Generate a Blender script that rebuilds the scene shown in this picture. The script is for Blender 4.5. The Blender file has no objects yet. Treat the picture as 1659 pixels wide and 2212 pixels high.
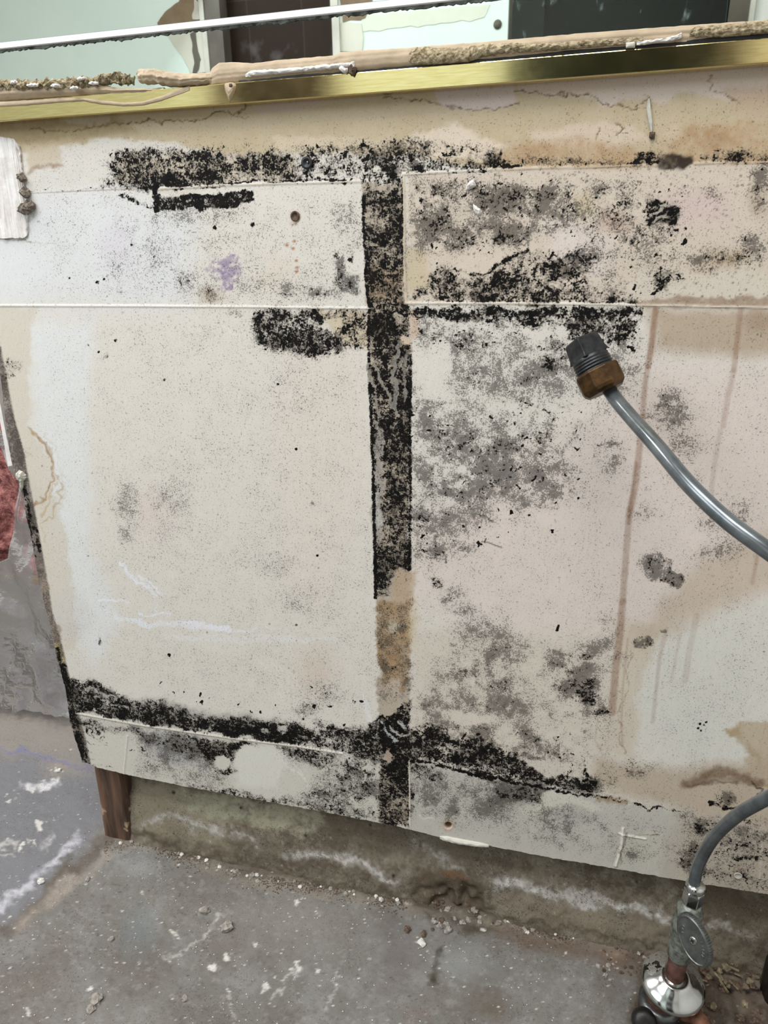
import bpy, bmesh, math, random
import numpy as np
from mathutils import Vector, Matrix, noise as mn

# ------------------------------------------------------------------ camera
W_, H_, F_ = 1659.0, 2212.0, 1543.0
D, HC = 0.655, 0.78                     # camera: metres from the mouldy wall, metres above the slab
def _d(px, py): return np.array([px - W_/2, -(py - H_/2), -F_])
_X = -_d(-5100, 650); _X /= np.linalg.norm(_X)
_Z = -_d(905, 5350); _Z -= _X*(_X@_Z); _Z /= np.linalg.norm(_Z)
_Y = np.cross(_Z, _X)
RW = np.array([_X, _Y, _Z])
CAM = np.array([0.0, -D, HC])
S = bpy.context.scene
C = S.collection
cam = bpy.data.objects.new('camera', bpy.data.cameras.new('camera'))
C.objects.link(cam)
cam.matrix_world = Matrix([list(RW[i]) + [CAM[i]] for i in range(3)] + [[0, 0, 0, 1]])
cam.data.sensor_fit = 'VERTICAL'; cam.data.sensor_height = 36.0
cam.data.lens = F_/H_*36.0; cam.data.clip_start = 0.01
S.camera = cam
S.view_settings.view_transform = 'Standard'; S.view_settings.look = 'None'
S.view_settings.exposure = 0.33; S.view_settings.gamma = 1.0
S.view_settings.use_curve_mapping = False

# ------------------------------------------------------------------ light
wd = bpy.data.worlds.new('world'); S.world = wd; wd.use_nodes = True
wd.node_tree.nodes['Background'].inputs[0].default_value = (0.80, 0.88, 1.0, 1)
wd.node_tree.nodes['Background'].inputs[1].default_value = 0.6
def area(name, loc, target, sx, sy, power, col):
    l = bpy.data.lights.new(name, 'AREA'); l.shape = 'RECTANGLE'; l.size = sx; l.size_y = sy
    l.energy = power; l.color = col
    o = bpy.data.objects.new(name, l); C.objects.link(o); o.location = loc
    o.rotation_euler = (Vector(target) - Vector(loc)).to_track_quat('-Z', 'Y').to_euler()
    return o
area('overhead_fill', (-0.3, -0.95, 2.36), (-0.25, -0.75, 0), 1.0, 0.8, 24, (1.0, 0.965, 0.93))  # unseen overhead area light added for general brightness, no fixture built
area('front_fill', (-1.5, -1.5, 1.95), (-0.2, 0.0, 0.5), 1.1, 0.8, 20, (0.88, 0.94, 1.0))  # added fill, no window built; brightens the mouldy wall from the front
area('side_fill', (-1.9, -0.15, 2.25), (-1.2, -0.5, 0.3), 0.6, 0.4, 22, (1.0, 0.97, 0.93))  # unseen fill added to brighten the opposite wall and the plastic sheet

# ------------------------------------------------------------------ helpers
def at(px, py, y):                      # where the sight line of a measured point meets the upright plane y
    v = RW @ _d(px, py); t = (y - CAM[1])/v[1]
    return Vector(CAM + v*t)
def onz(px, py, z=0.0):                 # ... meets the level plane z
    v = RW @ _d(px, py); t = (z - CAM[2])/v[2]
    return Vector(CAM + v*t)
FRONT_Y, MIR_Y = -2.0, -0.010
def refl(px, py, y=FRONT_Y):            # measured in the mirror: the real place on the opposite wall
    p = at(px, py, 2*MIR_Y - y); return Vector((p.x, y, p.z))
def proj(P):                            # world -> photo frame (vectorised)
    q = (P - CAM) @ RW
    w = -q[:, 2]
    return W_/2 + F_*q[:, 0]/w, H_/2 - F_*q[:, 1]/w
def lin(c):
    c = np.array(c, float)/255.0
    return np.where(c <= 0.04045, c/12.92, ((c + 0.055)/1.055)**2.4)
def rgba(c): return (*[float(v) for v in lin(c)], 1.0)

def mesh_obj(name, verts, faces, mat, parent=None, smooth=False):
    me = bpy.data.meshes.new(name); me.from_pydata([tuple(v) for v in verts], [], faces); me.update()
    bm = bmesh.new(); bm.from_mesh(me); bmesh.ops.recalc_face_normals(bm, faces=bm.faces); bm.to_mesh(me); bm.free()
    return link(name, me, mat, parent, smooth)
def link(name, me, mat, parent=None, smooth=False):
    o = bpy.data.objects.new(name, me); C.objects.link(o)
    if mat: me.materials.append(mat)
    if smooth: me.polygons.foreach_set('use_smooth', [True]*len(me.polygons))
    if parent: o.parent = parent; o.matrix_parent_inverse = Matrix.Translation(-Vector(parent.location)) if parent.type == 'EMPTY' else Matrix()
    return o
def bm_obj(name, bm, mat, parent=None, smooth=False):
    me = bpy.data.meshes.new(name); bmesh.ops.recalc_face_normals(bm, faces=bm.faces); bm.to_mesh(me); bm.free()
    return link(name, me, mat, parent, smooth)
def tag(o, label, cat, group=None, kind=None):
    if label: o['label'] = label
    if cat: o['category'] = cat
    if group: o['group'] = group
    if kind: o['kind'] = kind
    return o
def struct(o): o['kind'] = 'structure'; return o
def empty(name, loc):
    o = bpy.data.objects.new(name, None); C.objects.link(o); o.location = loc; o.empty_display_size = 0.02; return o
def box_bm(bm, x0, x1, y0, y1, z0, z1, M=None):
    vs = [bm.verts.new((x, y, z)) for x in (x0, x1) for y in (y0, y1) for z in (z0, z1)]
    if M:
        for v in vs: v.co = M @ v.co
    for f in ((0,1,3,2), (4,6,7,5), (0,4,5,1), (2,3,7,6), (0,2,6,4), (1,5,7,3)): bm.faces.new([vs[i] for i in f])
    return vs
def box(name, x0, x1, y0, y1, z0, z1, mat, parent=None, bevel=0):
    bm = bmesh.new(); box_bm(bm, x0, x1, y0, y1, z0, z1)
    if bevel: bmesh.ops.bevel(bm, geom=bm.edges[:], offset=bevel, segments=2, affect='EDGES', profile=0.6)
    return bm_obj(name, bm, mat, parent)
def lathe(name, prof, origin, axis, mat, parent=None, n=40, smooth=True, sides=None, jag=0):
    q = Vector(axis).normalized().to_track_quat('Z', 'Y'); vs = []; fs = []
    for r, h in prof:
        for k in range(n):
            a = 2*math.pi*k/n
            rr = r
            vs.append(Vector(origin) + q @ Vector((rr*math.cos(a), rr*math.sin(a), h)))
    m = len(prof)
    for i in range(m-1):
        for k in range(n):
            fs.append((i*n+k, i*n+(k+1) % n, (i+1)*n+(k+1) % n, (i+1)*n+k))
    if prof[0][0] > 1e-6: fs.append(tuple(range(n)))
    if prof[-1][0] > 1e-6: fs.append(tuple((m-1)*n+k for k in range(n)))
    o = mesh_obj(name, vs, fs, mat, parent, smooth)
    return o
def spline(pts, n):
    P = [Vector(p) for p in pts]; P = [P[0]*2-P[1]] + P + [P[-1]*2-P[-2]]; out = []
    for i in range(1, len(P)-2):
        for k in range(n):
            t = k/n; a, b, c, d = P[i-1:i+3]
            out.append(0.5*((2*b) + (c-a)*t + (2*a-5*b+4*c-d)*t*t + (3*b-a-3*c+d)*t**3))
    out.append(P[-2]); return out
def tube(name, path, r, mat, parent=None, n=24, wob=0):
    vs = []; fs = []; up = Vector((0, 0, 1)); T0 = (path[1]-path[0]).normalized()
    N = T0.cross(up); N = N.normalized() if N.length > 0.1 else Vector((1, 0, 0))
    for i, p in enumerate(path):
        T = (path[min(i+1, len(path)-1)] - path[max(i-1, 0)]).normalized()
        N = (N - T*N.dot(T)).normalized(); B = T.cross(N)
        rr = r[i] if isinstance(r, list) else r
        for k in range(n):
            a = 2*math.pi*k/n
            q = p + (N*math.cos(a) + B*math.sin(a))*rr
            if wob: q = q + Vector(mn.noise_vector(q*300))*wob
            vs.append(q)
    for i in range(len(path)-1):
        for k in range(n): fs.append((i*n+k, i*n+(k+1) % n, (i+1)*n+(k+1) % n, (i+1)*n+k))
    fs.append(tuple(range(n))); fs.append(tuple((len(path)-1)*n+k for k in range(n)))
    return mesh_obj(name, vs, fs, mat, parent, True)

# ------------------------------------------------------------------ materials
class NT:
    def __init__(s, name):
        s.m = bpy.data.materials.new(name); s.m.use_nodes = True; s.t = s.m.node_tree
        s.b = s.t.nodes['Principled BSDF']
        s.geo = s.t.nodes.new('ShaderNodeNewGeometry').outputs['Position']
    def n(s, ty, **kw):
        o = s.t.nodes.new(ty)
        for k, v in kw.items(): setattr(o, k, v)
        return o
    def l(s, a, b): s.t.links.new(a, b)
    def put(s, sock, v):
        if hasattr(v, 'links') or isinstance(v, bpy.types.NodeSocket): s.l(v, sock)
        else: sock.default_value = v
    def noise(s, scale, detail=3, rough=0.55, stretch=None, dist=0):
        vec = s.geo
        if stretch:
            m = s.n('ShaderNodeMapping'); m.inputs['Scale'].default_value = stretch; s.l(vec, m.inputs[0]); vec = m.outputs[0]
        o = s.n('ShaderNodeTexNoise'); s.l(vec, o.inputs['Vector']); o.inputs['Scale'].default_value = scale
        o.inputs['Detail'].default_value = detail; o.inputs['Roughness'].default_value = rough; o.inputs['Distortion'].default_value = dist
        return o.outputs['Fac']
    def vor(s, scale, rnd=1.0):
        o = s.n('ShaderNodeTexVoronoi'); s.l(s.geo, o.inputs['Vector']); o.inputs['Scale'].default_value = scale; return o.outputs['Distance']
    def rng(s, v, a, b, c=0.0, d=1.0, smooth=False):
        o = s.n('ShaderNodeMapRange'); o.interpolation_type = 'SMOOTHSTEP' if smooth else 'LINEAR'
        s.put(o.inputs[0], v)
        for i, x in enumerate((a, b, c, d)): o.inputs[i+1].default_value = x
        return o.outputs[0]
    def math(s, op, a, b=0.0):
        o = s.n('ShaderNodeMath', operation=op); s.put(o.inputs[0], a); s.put(o.inputs[1], b); return o.outputs[0]
    def mix(s, f, a, b, mode='MIX'):
        o = s.n('ShaderNodeMix', data_type='RGBA', blend_type=mode); s.put(o.inputs[0], f); s.put(o.inputs[6], a); s.put(o.inputs[7], b); return o.outputs[2]
    def bump(s, h, strength, dist):
        o = s.n('ShaderNodeBump'); o.inputs['Strength'].default_value = strength; o.inputs['Distance'].default_value = dist
        s.l(h, o.inputs['Height']); s.l(o.outputs[0], s.b.inputs['Normal'])
    def fin(s, col, rough=0.8, metal=0.0, **kw):
        s.put(s.b.inputs['Base Color'], col); s.put(s.b.inputs['Roughness'], rough); s.b.inputs['Metallic'].default_value = metal
        for k, v in kw.items(): s.b.inputs[k].default_value = v
        return s.m
def mottled(name, c1, c2, scale=40, rough=0.8, metal=0.0, bump=0.0, bd=0.001, stretch=None, bscale=None, **kw):
    t = NT(name); f = t.rng(t.noise(scale, 5, 0.6, stretch), 0.35, 0.65)
    if bump: t.bump(t.noise(bscale or scale*2, 4, 0.6, stretch), bump, bd)
    return t.fin(t.mix(f, rgba(c1), rgba(c2)), rough, metal, **kw)

M = {}
M['mint'] = mottled('greenboard', (208, 223, 219), (217, 231, 227), 3, 0.7)
M['white'] = mottled('white_wall', (214, 214, 212), (224, 223, 220), 3, 0.75)
M['plaster'] = mottled('joint_compound', (196, 194, 184), (206, 204, 194), 8, 0.85)
M['brownboard'] = mottled('bare_brown_board', (110, 92, 74), (136, 116, 96), 10, 0.9)
M['trimwhite'] = mottled('trim_paint', (176, 172, 164), (198, 195, 188), 12, 0.5)
M['greyframe'] = mottled('grey_metal_frame', (72, 64, 58), (88, 80, 72), 12, 0.6)
M['mirror'] = NT('mirror_silver').fin(rgba((236, 246, 240)), 0.015, 1.0)
M['bevel'] = mottled('ground_glass_edge', (240, 242, 250), (248, 249, 252), 30, 0.6)
M['backing'] = mottled('flaked_backing', (58, 66, 64), (150, 156, 154), 120, 0.7)
M['adhesive'] = mottled('beige_adhesive', (168, 149, 124), (186, 167, 141), 60, 0.6, bump=0.5, bd=0.001, bscale=120)
M['crust'] = mottled('gritty_adhesive', (120, 104, 76), (196, 182, 152), 260, 0.95, bump=1.0, bd=0.002, bscale=350)
M['tornwhite'] = mottled('torn_white_paper', (232, 230, 228), (214, 208, 204), 60, 0.9, bump=0.6, bd=0.001, bscale=200)
M['brownchip'] = mottled('brown_residue', (66, 52, 42), (112, 94, 78), 300, 0.9, bump=0.7, bd=0.001)
M['paper'] = mottled('torn_grey_paper', (92, 82, 74), (160, 150, 138), 260, 0.9, bump=0.8, bd=0.001)
M['rubber'] = mottled('grey_tube', (84, 90, 94), (112, 118, 122), 60, 0.22, 0.5, bump=0.05, bd=0.0003, bscale=200)
M['iron'] = mottled('dark_iron', (34, 36, 38), (58, 60, 62), 160, 0.42, 0.55, bump=0.3, bd=0.0006)
M['chrome'] = mottled('tarnished_chrome', (176, 178, 176), (206, 206, 204), 90, 0.16, 1.0, bump=0.15, bd=0.0005)
M['dullchrome'] = mottled('dull_chrome', (88, 91, 92), (116, 119, 118), 120, 0.34, 0.8, bump=0.2, bd=0.0005)
M['verdigris'] = mottled('corroded_metal', (84, 86, 82), (150, 156, 148), 160, 0.5, 0.6, bump=0.5, bd=0.0008)
M['copper'] = mottled('oxidised_copper', (58, 38, 32), (94, 62, 52), 130, 0.5, 0.3, bump=0.4, bd=0.0006)
M['copper2'] = mottled('brighter_copper', (120, 78, 64), (168, 124, 104), 90, 0.4, 0.5, bump=0.3, bd=0.0006)
M['black'] = mottled('black_plastic', (10, 10, 10), (26, 25, 24), 100, 0.45, bump=0.3, bd=0.0008)
M['stone'] = mottled('crumb_grey', (120, 114, 108), (166, 160, 152), 200, 0.95, bump=0.8, bd=0.001)
M['stonew'] = mottled('crumb_white', (196, 194, 188), (222, 220, 214), 200, 0.95, bump=0.6, bd=0.001)
M['chipwood'] = mottled('pale_wood_chip', (88, 76, 60), (150, 136, 112), 150, 0.9)
M['pink'] = mottled('pink_fibre', (104, 52, 54), (190, 128, 122), 45, 0.95, bump=1.0, bd=0.02, bscale=26)
M['plate'] = mottled('pine_plate', (120, 96, 54), (156, 128, 78), 30, 0.8)

def brass():
    t = NT('brushed_brass')
    n = t.noise(60, 3, 0.6, (1, 1, 14))
    c = t.mix(t.rng(n, 0.35, 0.7), rgba((222, 202, 138)), rgba((238, 222, 168)))
    return t.fin(c, t.rng(t.noise(50, 4, 0.6), 0.3, 0.7, 0.09, 0.13), 1.0)
M['brass'] = brass()
def nutbrass():
    t = NT('aged_brass_nut')
    c = t.mix(t.rng(t.noise(140, 4, 0.6, (1, 1, 1)), 0.35, 0.65), rgba((52, 36, 20)), rgba((92, 66, 34)))
    t.bump(t.noise(260, 3, 0.6), 0.4, 0.0006)
    return t.fin(c, 0.42, 0.65)
M['nut'] = nutbrass()
def tile():
    t = NT('dark_tile')
    b = t.n('ShaderNodeTexBrick'); m = t.n('ShaderNodeMapping'); m.inputs['Rotation'].default_value = (math.radians(90), 0, 0)
    t.l(t.geo, m.inputs[0]); t.l(m.outputs[0], b.inputs['Vector'])
    b.offset = 0.0; b.inputs['Scale'].default_value = 1.0; b.inputs['Brick Width'].default_value = 0.2; b.inputs['Row Height'].default_value = 0.2
    b.inputs['Mortar Size'].default_value = 0.0025
    b.inputs['Color1'].default_value = rgba((40, 30, 25)); b.inputs['Color2'].default_value = rgba((44, 33, 27)); b.inputs['Mortar'].default_value = rgba((56, 46, 40))
    f = t.rng(t.noise(9, 4, 0.6), 0.60, 0.75)
    return t.fin(t.mix(f, b.outputs[0], rgba((74, 68, 66))), 0.6, **{'Specular IOR Level': 0.1})
M['tile'] = tile()
M['darkroom'] = mottled('dark_shower_tile', (16, 20, 20), (30, 34, 34), 6, 0.4)
def wetglass():
    t = NT('wet_shower_glass')
    n = t.noise(22, 3, 0.6, (1.6, 1, 0.6)); f = t.rng(n, 0.60, 0.70, 0.0, 0.75, True)
    dif = t.n('ShaderNodeBsdfDiffuse'); dif.inputs[0].default_value = rgba((120, 128, 128))
    tr = t.n('ShaderNodeBsdfTransparent'); tr.inputs[0].default_value = (0.55, 0.6, 0.6, 1)
    gl = t.n('ShaderNodeBsdfGlossy'); gl.inputs[1].default_value = 0.05
    m1 = t.n('ShaderNodeMixShader'); m1.inputs[0].default_value = 0.03; t.l(tr.outputs[0], m1.inputs[1]); t.l(gl.outputs[0], m1.inputs[2])
    m2 = t.n('ShaderNodeMixShader'); t.l(f, m2.inputs[0]); t.l(m1.outputs[0], m2.inputs[1]); t.l(dif.outputs[0], m2.inputs[2])
    t.l(m2.outputs[0], t.t.nodes['Material Output'].inputs[0]); return t.m
M['wetglass'] = wetglass()
def plastic():
    t = NT('clear_poly_sheet')
    dif = t.n('ShaderNodeBsdfDiffuse'); dif.inputs[0].default_value = rgba((214, 216, 220))
    tl = t.n('ShaderNodeBsdfTranslucent'); tl.inputs[0].default_value = rgba((214, 216, 220))
    tr = t.n('ShaderNodeBsdfTransparent'); tr.inputs[0].default_value = (0.94, 0.94, 0.95, 1)
    gl = t.n('ShaderNodeBsdfGlossy'); gl.inputs[1].default_value = 0.2
    bp = t.n('ShaderNodeBump'); bp.inputs['Strength'].default_value = 0.5; bp.inputs['Distance'].default_value = 0.01; t.l(t.noise(28, 4, 0.6), bp.inputs['Height'])
    for s_ in (dif, tl, gl): t.l(bp.outputs[0], s_.inputs['Normal'])
    a = t.n('ShaderNodeMixShader'); a.inputs[0].default_value = 0.5; t.l(dif.outputs[0], a.inputs[1]); t.l(tl.outputs[0], a.inputs[2])
    b = t.n('ShaderNodeMixShader'); cr = t.rng(t.math('ABSOLUTE', t.math('SUBTRACT', t.noise(9, 3, 0.5, (1.6, 1, 0.45), 1.2), 0.5)), 0.0, 0.012, 0.55, 0.0); t.l(t.math('MAXIMUM', cr, t.rng(t.noise(14, 4, 0.6, (2, 1, 0.5)), 0.35, 0.7, 0.30, 0.60)), b.inputs[0]); t.l(tr.outputs[0], b.inputs[1]); t.l(a.outputs[0], b.inputs[2])
    fr = t.n('ShaderNodeFresnel'); c = t.n('ShaderNodeMixShader'); t.l(t.math('MULTIPLY', fr.outputs[0], 0.8), c.inputs[0]); t.l(b.outputs[0], c.inputs[1]); t.l(gl.outputs[0], c.inputs[2])
    t.l(c.outputs[0], t.t.nodes['Material Output'].inputs[0]); return t.m
M['plastic'] = plastic()
def wood():
    t = NT('old_stud_wood')
    g = t.noise(70, 5, 0.6, (1, 1, 0.08), 0.6)
    c = t.mix(t.rng(g, 0.35, 0.65), rgba((50, 36, 28)), rgba((112, 84, 66)))
    c = t.mix(t.rng(t.noise(40, 3), 0.62, 0.7), c, rgba((168, 146, 120)))
    t.bump(g, 0.6, 0.002); return t.fin(c, 0.8)
M['wood'] = wood()

def mould_material(name, base_bump=0.6, bd=0.0009, rough=0.72):
    # 'paint' = stain colours of the surface, 'mould' = how densely mould grows (coarse clumps, fine pepper, smear)
    t = NT(name)
    p = t.n('ShaderNodeAttribute', attribute_name='paint').outputs['Color']
    a = t.n('ShaderNodeAttribute', attribute_name='mould'); sep = t.n('ShaderNodeSeparateXYZ'); t.l(a.outputs['Vector'], sep.inputs[0])
    Mc, Fi, Sm = sep.outputs
    n1 = t.math('ADD', t.math('MULTIPLY', t.noise(80, 2, 0.6, None, 0.5), 0.30), t.math('ADD', t.math('MULTIPLY', t.noise(260, 2, 0.6), 0.38), t.math('MULTIPLY', t.noise(620, 2, 0.6), 0.32)))
    n1 = t.rng(n1, 0.405, 0.595)
    n2 = t.rng(t.math('ADD', t.math('MULTIPLY', t.noise(720, 2, 0.65), 0.65), t.math('MULTIPLY', t.noise(330, 2, 0.6), 0.35)), 0.38, 0.62)
    n3 = t.rng(t.noise(70, 5, 0.7), 0.32, 0.68)
    d1 = t.math('SUBTRACT', t.math('SUBTRACT', t.math('MULTIPLY', Mc, 1.04), 0.08), n1)
    k1 = t.rng(d1, -0.05, 0.20, 0, 1.0, True)
    k0 = t.rng(d1, -0.45, 0.05, 0, 0.56, True)
    k0 = t.math('MULTIPLY', k0, t.rng(Mc, 0.15, 0.5))
    fi = t.math('MULTIPLY', Fi, t.math('ADD', 0.45, t.math('MULTIPLY', n3, 1.05)))
    k2 = t.rng(t.math('SUBTRACT', fi, n2), -0.18, 0.22, 0, 0.66, True)
    haze = t.math('MULTIPLY', fi, 0.34)
    fine = t.rng(t.noise(700, 3, 0.7), 0.3, 0.7, 0.95, 1.04)
    col = t.mix(1.0, p, fine, 'MULTIPLY')
    col = t.mix(haze, col, rgba((118, 112, 104)))
    col = t.mix(k2, col, rgba((56, 51, 47)))
    col = t.mix(k0, col, rgba((74, 66, 56)))
    dk = t.mix(t.rng(t.noise(140, 3), 0.42, 0.66), rgba((6, 6, 6)), rgba((24, 21, 18)))
    col = t.mix(k1, col, dk)
    h = t.math('ADD', t.math('MULTIPLY', t.noise(190, 4, 0.6, (1, 1, 0.35)), 0.9), t.math('MULTIPLY', k1, t.noise(500, 3)))
    t.bump(h, base_bump, bd)
    return t.fin(col, rough, **{'Specular IOR Level': 0.15})

# ------------------------------------------------------------------ painter: stains measured on the real surface
rs = np.random.RandomState(5)
def vnoise(x, y, sc, seed):
    r = np.random.RandomState(seed); G = r.rand(512, 512)*2-1
    u = x/sc + 200.3; v = y/sc + 170.7; i = np.floor(u).astype(int); j = np.floor(v).astype(int)
    a = u-i; b = v-j; a = a*a*(3-2*a); b = b*b*(3-2*b); i %= 512; j %= 512; i1 = (i+1) % 512; j1 = (j+1) % 512
    return (G[i, j]*(1-a) + G[i1, j]*a)*(1-b) + (G[i, j1]*(1-a) + G[i1, j1]*a)*b
def sm(t): t = np.clip(t, 0, 1); return t*t*(3-2*t)
class Painter:
    def __init__(s, P, base, warp=1.0):
        s.X, s.Y = proj(P); N = len(P)
        s.n1 = vnoise(s.X, s.Y, 34, 1)*0.6 + vnoise(s.X, s.Y, 15, 2)*0.4
        s.n2 = vnoise(s.X, s.Y, 7, 3)*0.6 + vnoise(s.X, s.Y, 3.4, 4)*0.4
        s.x = s.X + warp*(7*vnoise(s.X, s.Y, 30, 5) + 4*vnoise(s.X, s.Y, 9, 6) + 1.6*vnoise(s.X, s.Y, 4, 16))
        s.y = s.Y + warp*(7*vnoise(s.X, s.Y, 30, 7) + 4*vnoise(s.X, s.Y, 9, 8) + 1.6*vnoise(s.X, s.Y, 4, 18))
        s.col = np.tile(lin(base), (N, 1)); s.Mo = np.zeros(N); s.Fi = np.zeros(N); s.h = np.zeros(N)
    def _sub(s, x0, y0, x1, y1, raw):
        x, y = (s.X, s.Y) if raw else (s.x, s.y)
        i = np.nonzero((x > x0) & (x < x1) & (y > y0) & (y < y1))[0]; return i, x[i], y[i]
    def blob(s, cx, cy, rx, ry=None, a=0, soft=0.6, raw=False):
        ry = ry or rx; R = max(rx, ry)*1.05
        i, x, y = s._sub(cx-R, cy-R, cx+R, cy+R, raw); c, q = math.cos(math.radians(a)), math.sin(math.radians(a))
        u = ((x-cx)*c + (y-cy)*q)/rx; v = (-(x-cx)*q + (y-cy)*c)/ry
        return i, sm((1-np.hypot(u, v))/soft)
    def poly(s, pts, soft=6, raw=False):
        p = np.array(pts, float); m = soft+2
        i, x, y = s._sub(p[:, 0].min()-m, p[:, 1].min()-m, p[:, 0].max()+m, p[:, 1].max()+m, raw)
        ins = np.zeros(len(i), bool); d = np.full(len(i), 1e9)
        for k in range(len(p)):
            (ax, ay), (bx, by) = p[k], p[(k+1) % len(p)]
            ex, ey = bx-ax, by-ay; L = ex*ex+ey*ey+1e-9
            t = np.clip(((x-ax)*ex + (y-ay)*ey)/L, 0, 1); d = np.minimum(d, np.hypot(x-ax-t*ex, y-ay-t*ey))
            cr = ((ay > y) != (by > y)); xx = ax + (y-ay)/(by-ay+1e-12)*ex; ins ^= cr & (x < xx)
        return i, sm(0.5 + np.where(ins, d, -d)/(2*soft))
    def line(s, pts, w, soft=1.5, raw=False):
        p = np.array([q[:2] for q in pts], float); ws = [q[2] if len(q) > 2 else w for q in pts]; m = max(ws)+soft+2
        i, x, y = s._sub(p[:, 0].min()-m, p[:, 1].min()-m, p[:, 0].max()+m, p[:, 1].max()+m, raw); best = np.full(len(i), -1e9)
        for k in range(len(p)-1):
            (ax, ay), (bx, by) = p[k], p[k+1]; ex, ey = bx-ax, by-ay; L = ex*ex+ey*ey+1e-9
            t = np.clip(((x-ax)*ex + (y-ay)*ey)/L, 0, 1); d = np.hypot(x-ax-t*ex, y-ay-t*ey)
            best = np.maximum(best, (ws[k]*(1-t)+ws[k+1]*t)/2 - d)
        return i, sm(0.5 + best/(2*soft))
    def c(s, r, col, a=1.0, nz=0.0):
        i, m = r; m = m*a
        if nz: m = np.clip(m*(1+nz*s.n1[i]+nz*s.n2[i]), 0, 1)
        s.col[i] = s.col[i]*(1-m[:, None]) + lin(col)*m[:, None]
    def m(s, r, v):
        i, m = r
        if v < 0: s.Mo[i] *= 1-np.clip(m*-v, 0, 1)
        else: s.Mo[i] = np.maximum(s.Mo[i], v*m*(1+0.10*s.n1[i]))
    def f(s, r, v):
        i, m = r
        if v < 0: s.Fi[i] *= 1-np.clip(m*-v, 0, 1)
        else: s.Fi[i] = 1-(1-s.Fi[i])*(1-np.clip(v*m*(1+0.45*s.n1[i]+0.2*s.n2[i]), 0, 1))
    def mf(s, r, mv, fv): s.m(r, mv); s.f(r, fv)
    def clean(s, r, v=1.0): s.m(r, -v); s.f(r, -v)
    def ridge(s, r, h): i, m = r; s.h[i] = s.h[i] + m*h
    def write(s, me):
        N = len(s.col); c4 = np.ones((N, 4), np.float32); c4[:, :3] = np.clip(s.col, 0, 1)
        me.attributes.new('paint', 'FLOAT_COLOR', 'POINT').data.foreach_set('color', c4.ravel())
        v = np.zeros((N, 3), np.float32); v[:, 0] = np.clip(s.Mo, 0, 1.1); v[:, 1] = np.clip(s.Fi, 0, 1)
        me.attributes.new('mould', 'FLOAT_VECTOR', 'POINT').data.foreach_set('vector', v.ravel())
def grid_mesh(name, P, nu, nv, extra_faces=None, extra_verts=None):
    V = P.reshape(-1, 3); i = np.arange(nu-1)[:, None]*nv + np.arange(nv-1)[None, :]
    q = np.stack([i, i+nv, i+nv+1, i+1], -1).reshape(-1, 4)
    me = bpy.data.meshes.new(name); nf = len(q)
    me.vertices.add(len(V)); me.vertices.foreach_set('co', V.astype(np.float32).ravel())
    me.loops.add(nf*4); me.loops.foreach_set('vertex_index', q.astype(np.int32).ravel())
    me.polygons.add(nf); me.polygons.foreach_set('loop_start', (np.arange(nf)*4).astype(np.int32))
    me.polygons.foreach_set('use_smooth', np.ones(nf, bool))
    me.update(calc_edges=True); return me
#@@SECTIONS
# ------------------------------------------------------------------ the mouldy drywall (dense mesh so stains and ridges are real)
LEFT = [(-60, 560), (-30, 700), (0, 800), (10, 900), (27, 1008), (33, 1020), (48, 1069), (72, 1186), (81, 1247), (108, 1346), (120, 1412), (142, 1488), (151, 1560), (176, 1640)]
BOT = [(178, 1646), (200, 1656), (271, 1673), (407, 1700), (542, 1725), (705, 1755), (868, 1787), (884, 1792), (950, 1808), (1056, 1827), (1191, 1853), (1300, 1871), (1422, 1893), (1491, 1905), (1657, 1931)]
lp = [at(*p, 0) for p in LEFT]; bp_ = [at(*p, 0) for p in BOT]
lz = np.array([p.z for p in lp])[::-1]; lx = np.array([p.x for p in lp])[::-1]
bx = np.array([p.x for p in bp_]); bz = np.array([p.z for p in bp_])
X0 = -0.62
us = np.concatenate([np.linspace(0, 1, 860)[:-1]*(0.262-X0) + X0, np.linspace(0.262, 1.1, 20)])
vs_ = np.concatenate([np.linspace(0, 1, 830)[:-1]*(0.93-0.125) + 0.125, np.linspace(0.93, 2.4, 16)])
U, V = np.meshgrid(us, vs_, indexing='ij')
zb = np.interp(U, bx, bz) + 0.0006*vnoise(U*1000, U*0, 6, 31) + 0.0004*vnoise(U*1000, U*0, 2.2, 32)
ZZ = np.where(V < 0.3, zb + (V-0.125)*(0.3-zb)/(0.175), V)
xl = np.interp(ZZ, lz, lx) + 0.0010*vnoise(ZZ*1000, ZZ*0, 9, 33) + 0.0005*vnoise(ZZ*1000, ZZ*0, 3, 34)
XX = np.where(U < -0.4, xl + (U-X0)*(-0.4-xl)/(-0.4-X0), U)
Pw = np.stack([XX, np.zeros_like(XX), ZZ], -1)
p = Painter(Pw.reshape(-1, 3), (217, 212, 204))
# --- paint tones
P_, B_, L_ = p.poly, p.blob, p.line
p.c(P_([(40, 420), (200, 400), (330, 430), (420, 480), (400, 655), (-40, 660), (-60, 420)], 50), (219, 220, 222), 0.9)
p.c(P_([(60, 700), (200, 690), (190, 900), (200, 1200), (260, 1340), (200, 1440), (130, 1300), (90, 1000), (70, 850)], 25), (221, 222, 222), 0.9)
p.c(P_([(-90, 662), (75, 662), (62, 800), (66, 920), (100, 990), (150, 1200), (170, 1400), (120, 1420), (40, 1020), (-30, 760)], 6), (207, 199, 185), 0.75)
p.c(B_(150, 1330, 60, 80), (206, 202, 200), 0.5)
p.c(P_([(880, 1150), (1000, 1080), (1340, 850), (1420, 780), (1700, 790), (1700, 1250), (1420, 1370), (1340, 1420), (1100, 1380), (960, 1300), (880, 1320)], 60), (217, 205, 198), 0.9)
p.c(P_([(640, 700), (780, 780), (790, 1000), (700, 1300), (620, 1250), (600, 900)], 50), (219, 207, 198), 0.5)
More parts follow.
